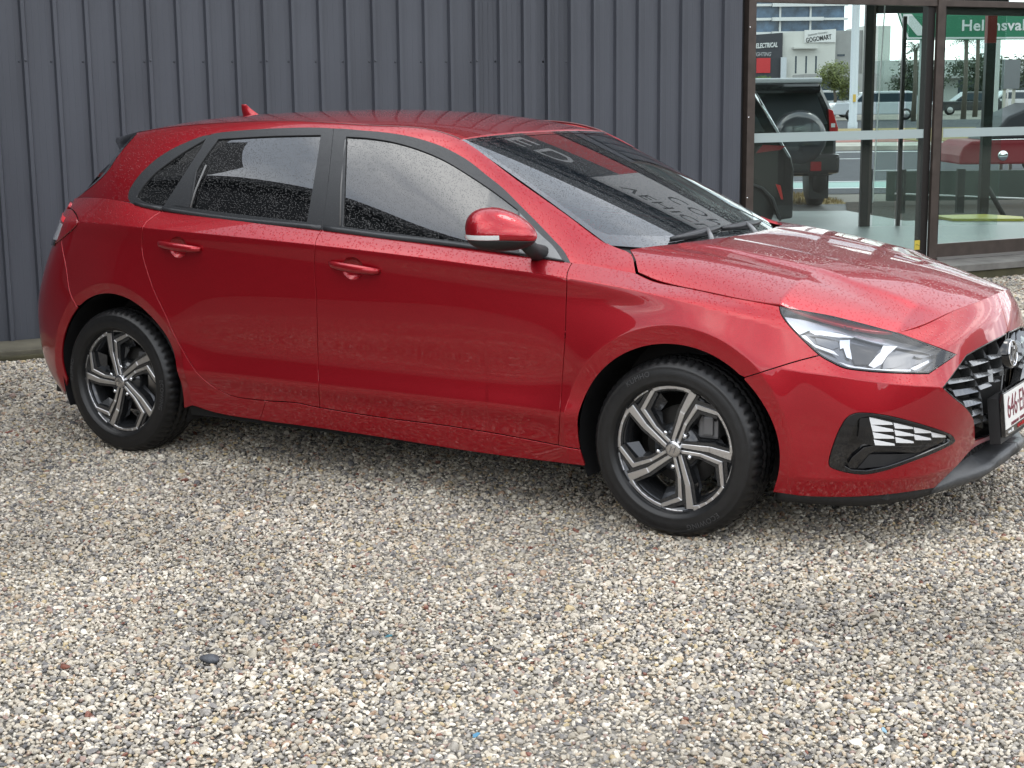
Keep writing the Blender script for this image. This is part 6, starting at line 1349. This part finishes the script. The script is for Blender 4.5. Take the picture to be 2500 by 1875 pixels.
# tower with rounded white balconies
tw = sthing('apartment_tower', 'high apartment tower with white balcony slabs and blue glass', 'tower', 51, 350)
BLG = noisy(mat('tower_glass', (.06, .10, .16), .12), .6, .5); 
MB().box((0, 1.2, 0), (23.4, 16, 40)).build('glass_body', BLG, tw)
for k in range(10):
    z = 11.0+k*3.05
    MB().box((7.2, -.6, z), (18.5, 1.19, z+.75)).build('balcony_slab', WHS, tw); MB().box((-.3, .2, z+.15), (7.15, 1.18, z+.7)).build('balcony_slab', WHS, tw); MB().box((18.55, .2, z+.1), (24.0, 1.18, z+.6)).build('balcony_slab', WHS, tw)
for x in (8.9, 15.6): MB().box((x, .6, 0), (x+.4, 1.15, 40)).build('column', WHS, tw)
# foliage helper: leaf clumps spread in a volume
def crown(name, m_, c_, rx, ry, rz, n, s, parent):
    V = []; F = []; cl = [(random.gauss(0, .42), random.gauss(0, .42), random.gauss(0, .42)) for _ in range(max(6, n//60))]
    for i in range(n):
        q = random.choice(cl); p = [q[j]+random.gauss(0, .17) for j in range(3)]
        if sum(v*v for v in p) > 1.15: continue
        x, y, z = c_[0]+p[0]*rx, c_[1]+p[1]*ry, c_[2]+p[2]*rz; k = len(V)
        a = Vector((random.gauss(0, 1), random.gauss(0, 1), random.gauss(0, 1))).normalized(); b_ = a.orthogonal().normalized(); w = s*random.uniform(.6, 1.3)
        for e in ((a*w), (b_*w*.5), (-a*w), (-b_*w*.5)): V.append((x+e.x, y+e.y, z+e.z))
        F.append((k, k+1, k+2, k+3))
    mb = MB(); mb.add(V, F); return mb.build(name, m_, parent)
LF1 = noisy(mat('street_tree_leaves', (.11, .13, .035), .6), 1.5, .6); LF2 = noisy(mat('palm_leaves', (.07, .12, .025), .6), 1.5, .5); BARK = mat('bark', (.10, .085, .07), .9); LF3 = noisy(mat('dark_leaves', (.03, .045, .022), .7), 1.5, .5)
tr = sthing('street_tree', 'rounded olive green street tree between the grocery and the lamp post', 'tree', 19.0, 92)
crown('crown', LF1, (.05, 0, 2.45), 1.15, 1.1, .95, 2600, .085, tr); crown('crown_lower', LF1, (.9, .3, 1.7), .75, .7, .8, 1200, .08, tr); MB().tube([(0, 0, 0), (.1, 0, 1.2), (-.1, 0, 2.2)], [.12, .09, .05], 7).build('trunk', BARK, tr)
def palm(r_, d_, h, s, label, mleaf=LF2):
    p = sthing('palm_tree', label, 'palm', r_, d_); MB().tube([(0, 0, 0), (.04*s, 0, h*.5), (0, 0, h)], [.13*s, .10*s, .09*s], 7).build('trunk', BARK, p)
    V = []; F = []
    for i in range(46):
        a = random.uniform(0, 6.28); el = random.uniform(-.3, 1.2); L_ = s*random.uniform(.8, 1.2)
        for j in range(9):
            t = j/9; x = math.cos(a)*L_*t*math.cos(el); y = math.sin(a)*L_*t*math.cos(el); z = h+math.sin(el)*L_*t-.55*L_*t*t; k = len(V); w = .09*s*(1-t*.6)
            V += [(x, y, z), (x+w*math.cos(a+1.3), y+w*math.sin(a+1.3), z-.10*s), (x+.02, y, z-.02), (x+w*math.cos(a-1.3), y+w*math.sin(a-1.3), z-.10*s)]; F += [(k, k+1, k+2), (k, k+2, k+3)]
    mb = MB(); mb.add(V, F); mb.build('crown', mleaf, p)
palm(14.5, 88, 2.2, .62, 'bushy green palm in front of the charcoal electrical shop'); palm(13.75, 86, 2.2, .6, 'shorter palm half hidden by the bronze window post')
# lamp pole
pl_ = sthing('lamp_post', 'tall pale grey lamp post standing by the road beyond the glass', 'lamp post', 14.02, 64)
MB().lathe([(.20, 0), (.20, .3), (.17, .32), (.155, 6), (.13, 9)], 16).build('shaft', mat('galvanised_steel', (.42, .45, .48), .45, .3), pl_); MB().box((-.06, -.19, 1.12), (.06, -.165, 1.42)).build('number_tag', mat('tag_yellow', (.6, .4, .08), .5), pl_)
MB().tube([(0, 0, 9), (0, -.6, 9.3), (0, -2.0, 9.4)], .05, 8).build('arm', mat('galv2', (.42, .45, .48), .45), pl_)
# green direction sign
GN = mat('road_sign_green', (.012, .14, .075), .4); OLV = mat('road_sign_green_lit', (.05, .16, .06), .4)
gs = sthing('direction_sign', 'large green road direction sign reading Helensvale with a white arrow', 'road sign', 10.95, 45)
MB().prism([(0, 1.0), (.36, 0), (5.6, -.04), (5.6, 1.0)], 1, 0, .05).build('board', GN, gs, loc=(0, 0, 2.95))
MB().prism([(.03, 1.0), (.385, .03), (5.57, -.01), (5.57, .035), (.42, .075), (.08, 1.0)], 1, -.012, -.004).build('border', WHS, gs, loc=(0, 0, 2.95))
MB().prism([(.25, .72), (.48, .72), (1.02, .12), (.66, .12), (.25, .60)], 1, -.012, -.004).build('arrow', WHS, gs, loc=(0, 0, 2.95))
fit_text('Helensvale', 2.02, .31, 1.93+1.01, 3.335, -.012, WHS, gs, .004, 0, 'lettering', offset=.018, space=1.05)
for x in (.85, 4.6): MB().tube([(x, .1, 0), (x, .1, 3.9)], .08, 10).build('sign_pole', mat('pole_grey', (.30, .34, .34), .5), gs)
sp_ = sthing('grey_pole', 'pale grey pole right of the black showroom column', 'pole', 18.56, 60); MB().lathe([(.115, 0), (.105, 4.5)], 12).build('shaft', mat('pole_pale', (.42, .44, .46), .5), sp_)
ss_ = sthing('speed_sign', 'small white speed sign with a red ring beside the pale pole', 'road sign', 18.86, 59.5); MB().tube([(0, 0, 0), (0, 0, 2.1)], .03, 6).build('sign_pole', mat('pole_thin', (.4, .4, .4), .5), ss_)
MB().box((-.09, -.05, 1.62), (.09, -.035, 2.02)).build('board', WHS, ss_); MB().tube([(.06*math.cos(a), -.056, 1.84+.075*math.sin(a)) for a in np.linspace(0, 6.283, 20)], .012, 5).build('ring', RDS, ss_)
gb_ = sthing('notice_board', 'flat grey notice board on two pale posts', 'sign', 9.56, 30); MB().box((-.17, 0, 1.54), (.17, .03, 2.08)).build('board', mat('board_grey', (.17, .18, .19), .6), gb_)
for x in (-.10, .08): MB().box((x-.03, .031, 0), (x+.03, .06, 1.54)).build('post', mat('post_pale', (.42, .42, .36), .6), gb_)
# far cars
def far_car(label, r_, d_, L_, H_, face, col_, suv=False, name='parked_car', group=None, width=1.75):
    e = sthing(name, label, 'car', r_, d_, 0, 0, group); f = face
    pm = mat('car_paint_'+label[:8].replace(' ', '_'), col_, .25, coat=1); 
    low = [(0, .28), (0, H_*.52), (.05*L_, H_*.60), (L_*.95, H_*.60), (L_, H_*.48), (L_, .28)] if not suv else [(0, .32), (0, H_*.55), (.03*L_, H_*.62), (L_*.97, H_*.62), (L_, H_*.50), (L_, .32)]
    top = [(.06*L_, H_*.60), (.14*L_, H_*.93), (.25*L_, H_), (.55*L_, H_), (.72*L_, H_*.62)] if not suv else [(.03*L_, H_*.62), (.08*L_, H_*.95), (.16*L_, H_), (.55*L_, H_), (.68*L_, H_*.93), (.80*L_, H_*.62)]
    fl = (lambda q: [((L_-x) if f < 0 else x, z) for x, z in q])
    MB().prism(fl(low), 1, 0, width).build('body', pm, e, .05); MB().prism(fl(top), 1, .10, width-.10).build('cabin', pm, e, .06)
    g_ = [(x*.90+.36*L_*.10, z) for x, z in top]; zt_ = H_*.92; zb_ = H_*.64
    x0 = top[0][0]+.06*L_; x1 = top[-1][0]-.05*L_; xt0 = top[1][0]+.04*L_; xt1 = top[-2][0]-.02*L_
    MB().prism(fl([(x0, zb_), (xt0, zt_), (xt1, zt_), (x1, zb_)]), 1, .085, .099).build('side_window', WIN, e)
    for xw in (.19*L_, .80*L_):
        xx = (L_-xw) if f < 0 else xw
        w_ = MB(); w_.lathe([(0, .10), (.20, .10), (.31, .09), (.32, 0), (.32, -.1), (0, -.1)], 20, Matrix.Translation((xx, .08, .32)) @ Matrix.Rotation(R(90), 4, 'X')); ty = w_.build('tyre', RUBBER, e)
        MB().lathe([(0, .115), (.17, .112), (.19, .104)], 14, Matrix.Translation((xx, .08, .32)) @ Matrix.Rotation(R(90), 4, 'X')).build('wheel_rim', mat('far_rim', (.35, .35, .36), .3, .8), e)
    xh = L_ if f > 0 else 0
    MB().box((xh-.02 if f > 0 else -.03, .08, H_*.46), (xh+.03 if f > 0 else .02, .45, H_*.54)).build('headlight', WHITEP, e)
    return e
WP_ = (.45, .46, .48)
far_car('white wagon parked behind the lamp post across the road', 16.6, 95, 4.5, 1.62, -1, WP_, True)
far_car('pale silver utility facing left just behind the lamp post', 17.35, 84, 4.8, 1.55, -1, (.45, .48, .52), True)
far_car('white hatch car at the right edge beyond the black column', 32.9, 110, 4.2, 1.5, -1, WP_)
far_car('dark car parked under the palm trunks beyond the right pane', 27.2, 100, 4.4, 1.45, -1, (.02, .02, .025))
# leaning trunks and dark trees on the right
for r_, d_, h, s, lab in ((24.6, 85, 4.2, 1.2, 'palm with a ragged crown and leaning brown trunk behind the right pane'), (27.3, 92, 4.6, 1.2, 'second palm trunk left of the black column'), (20.6, 80, 3.6, 1.1, 'palm beyond the left door pane next to the sign pole')):
    palm(r_, d_, h, s, lab, LF3)
for r_, d_, s, lab in ((31.5, 122, 2.6, 'dark leafy tree behind the cars left of the mullion'), (37.5, 125, 3.0, 'broad dark tree behind the parked cars in the right pane'), (44, 130, 3.2, 'dark tree at the far right beyond the white hatch')):
    t_ = sthing('background_tree', lab, 'tree', r_, d_); crown('crown', LF3, (0, 0, 1.9*s/2.6+.6), s, 1.5, s*.62, 2200, .16, t_); MB().tube([(0, 0, 0), (0, 0, 1.6)], .12, 6).build('trunk', BARK, t_)
b = sthing('row_of_shops', 'long low grey shop row behind the trees on the right', 'building', 45.2, 190); MB().box((0, 0, 0), (60, 10, 5.2)).build('wall', mat('shop_row_wall', (.40, .42, .41), .8), b); MB().box((1, -2, 3.0), (58, -.02, 3.4)).build('awning', GRB, b)
for k in range(8): MB().box((2+k*7, -.05, .3), (7.2+k*7, .0, 2.8)).build('shop_window', WIN, b)
# ---- black four wheel drive seen from behind
BLKP = mat('black_car_paint', (.012, .012, .014), .12, coat=1); SUVG = mat('suv_glass', (.05, .055, .06), .06, coat=1)
suv = sthing('four_wheel_drive', 'black four wheel drive seen from behind with covered spare wheel on its tailgate', 'car', 3.38, 20.6)
hw = .93
sec_ = [(-hw, .42), (-hw-.005, .75), (-hw, 1.06), (-hw+.07, 1.30), (-hw+.22, 1.60), (-hw+.30, 1.68), (hw-.30, 1.68), (hw-.22, 1.60), (hw-.07, 1.30), (hw, 1.06), (hw+.005, .75), (hw, .42)]
MB().prism(sec_, 1, 0, 4.4).build('body', BLKP, suv, .10, seg=3)
MB().box((-.62, -.14, 1.50), (.68, .25, 1.63)).build('spoiler', BLKP, suv, .04); MB().box((-.70, -.10, 1.632), (.70, .9, 1.70)).build('roof_panel', mat('pale_roof', (.42, .44, .46), .25, coat=1), suv, .02)  # roof panel is pale grey against the black body
MB().prism([(-.80, 1.10), (-.62, 1.50), (.64, 1.50), (.80, 1.10)], 1, -.02, -.002).build('rear_window', SUVG, suv)
MB().lathe([(0, .17), (.26, .165), (.335, .13), (.36, .06), (.36, 0)], 40, Matrix.Translation((.42, -.03, .93)) @ Matrix.Rotation(R(90), 4, 'X')).build('spare_wheel_cover', mat('spare_cover', (.055, .058, .065), .2, coat=1), suv)
for s_ in (-1, 1):
    q = [(s_*.80, 1.30), (s_*.86, 1.28), (s_*.935, 1.05), (s_*.93, .96), (s_*.82, .96), (s_*.82, 1.05)]
    MB().prism(q, 1, -.05, -.003).build('tail_lamp', mat('suv_tail_lamp', (.42, .012, .015), .15, coat=1), suv, .01); MB().box((s_*.865-.025, -.056, 1.06), (s_*.865+.025, -.051, 1.11)).build('reverse_lamp', WHITEP, suv)
MB().box((-.95, -.16, .46), (.95, .10, .72)).build('bumper', mat('suv_bumper', (.022, .022, .024), .25, coat=.6), suv, .05); MB().box((-.2, -.17, .66), (.42, -.162, .685)).build('bumper_trim', CHROME, suv)
MB().box((.56, -.17, .50), (.70, -.162, .62)).build('bumper_reflector', mat('suv_reflector', (.22, .01, .015), .2), suv)
for s_ in (-1, 1): MB().lathe([(0, .11), (.30, .11), (.37, .08), (.385, 0), (.37, -.08), (.30, -.11), (0, -.11)], 30, Matrix.Translation((s_*.74, .45, .385)) @ Matrix.Rotation(R(90), 4, 'Y')).build('wheel', RUBBER, suv)
MB().box((.60, .12, .12), (.86, .14, .45)).build('mud_flap', MATTB, suv)
# ---- dark suv tail reflected in the window, built as a car behind the glass
s2 = sthing('reflected_suv', 'glossy black suv tail end, a window reflection built as a car beside the bronze post', 'car', 0, 16.2)
prof = [(.9, .32), (.9, .95), (1.2, 1.02), (1.7, 1.50), (2.2, 1.60), (2.48, 1.585), (2.60, 1.42), (2.72, 1.20), (2.84, .99), (2.92, .86), (2.955, .72), (2.955, .22), (2.80, .20), (2.72, .42), (2.62, .52), (2.50, .57), (2.35, .55), (2.20, .42), (2.12, .20), (1.0, .20)]
MB().prism(prof, 1, 0, 1.8).build('body', BLKP, s2, .03)
MB().prism([(2.05, 1.10), (2.2, 1.48), (2.44, 1.47), (2.64, 1.12)], 1, -.006, -.001).build('side_window', SUVG, s2); MB().tube([(2.50, -.01, 1.56), (2.66, -.01, 1.30), (2.80, -.01, 1.06)], .018, 6).build('window_surround', CHROME, s2)
MB().prism([(2.55, .90), (2.62, .985), (2.86, .97), (2.80, .93)], 1, -.02, -.001).build('tail_lamp', mat('tail_lamp_dim', (.22, .02, .025), .2, coat=1), s2)
MB().prism([(2.765, .58), (2.815, .565), (2.845, .42), (2.825, .42)], 1, -.018, -.001).build('reflector', mat('reflector_red', (.55, .02, .015), .3), s2)
MB().lathe([(0, .03), (.20, .03), (.30, .02), (.33, -.05), (.33, -.2), (0, -.2)], 30, Matrix.Translation((2.46, .10, .215+.126)) @ Matrix.Rotation(R(90), 4, 'X')).build('wheel', RUBBER, s2)
MB().tube([(2.12, -.012, .20), (2.20, -.012, .43), (2.35, -.012, .57), (2.50, -.012, .59), (2.63, -.012, .54), (2.74, -.012, .43), (2.82, -.012, .20)], .014, 6).build('arch_trim', mat('arch_trim_grey', (.05, .05, .055), .5), s2)
# ---- red car reflected in the right pane, built as an object on the road
rc = sthing('reflected_red_car', 'dark red car with a round chrome fuel cap, a reflection built beyond the right pane', 'car', 8.05, 28.2)
RP2 = mat('dark_red_paint', (.16, .010, .016), .5, spec=.3)
MB().prism([(.08, .20), (.08, .36), (.14, .52), (.30, .62), (4.0, .66), (4.1, .2)], 1, 0, 1.6).build('body', RP2, rc, .04); MB().prism([(.62, .625), (.95, 1.05), (1.5, 1.28), (2.8, 1.30), (3.4, .65)], 1, .1, 1.5).build('cabin', mat('soft_top', (.012, .013, .018), .5), rc, .05)
MB().lathe([(0, .02), (.07, .018), (.092, .008), (.095, 0)], 28, Matrix.Translation((.86, -.002, .355)) @ Matrix.Rotation(R(90), 4, 'X')).build('fuel_cap', CHROME, rc); MB().tube([(.45, -.005, .635), (3.9, -.005, .672)], .01, 5).build('waist_trim', CHROME, rc)
for x in (1.55, 3.4): MB().lathe([(0, .05), (.2, .05), (.28, .03), (.29, -.2)], 24, Matrix.Translation((x, .03, .29)) @ Matrix.Rotation(R(90), 4, 'X')).build('wheel', RUBBER, rc)
# ================================================================== WHAT STANDS BEHIND THE CAMERA (seen only in the paint and the glass)
SHM = noisy(mat('workshop_cladding', (.030, .031, .034), .6), 2, .2)
sh_ = empty('workshop_shed', (-.3, -6.2, 0), math.atan2(3.3, -7.7)); tag(sh_, 'dark workshop shed opposite the metal wall, across the gravel yard', 'shed')
mb = MB(); mb.box((0, 0, 0), (8.4, .25, 5.3)); mb.build('wall', SHM, sh_)
MB().box((7.4, -.02, 5.3), (12, 3, 9)).build('upper_block', SHM, sh_)
MB().box((-.1, -.35, 5.15), (7.35, -.001, 5.35)).build('eaves', SHM, sh_)
for k in range(2): MB().box((1.2+k*3.4, -.04, .02), (3.9+k*3.4, -.005, 3.4)).build('roller_door', mat('roller_door_grey', (.05, .052, .055), .5), sh_)
# a wood far round the open side: lumpy crowns
from mathutils import noise as mn
wood = MB()
for k, (x, y, s_) in enumerate(((6, -60, 9), (22, -52, 8), (40, -38, 9), (50, -22, 8), (-12, -62, 8), (30, -46, 9), (14, -58, 7), (47, -30, 7), (44, -8, 8), (40, 4, 7), (38, 14, 8), (36, 24, 7), (35, 34, 8), (42, -14, 8))):
    bm = bmesh.new(); bmesh.ops.create_icosphere(bm, subdivisions=4, radius=1)
    V = []
    for v in bm.verts:
        p = v.co.normalized(); r_ = 1+.22*mn.noise(p*2.2+Vector((k*3.1, 0, 0)))+.13*mn.noise(p*6+Vector((0, k*2.3, 0)))+.07*mn.noise(p*16)
        V.append((x+p.x*r_*s_*.95, y+p.y*r_*s_*.95, s_*.40+p.z*r_*s_*.55))
    wood.add(V, [tuple(v.index for v in f.verts) for f in bm.faces]); bm.free()
tag(wood.build('distant_wood', noisy(mat('wood_green', (.028, .040, .020), .8), 1.2, .7, .1, 1, 6, dist=.3)), 'dark wood far across the yard beyond the camera', 'wood', kind='stuff')
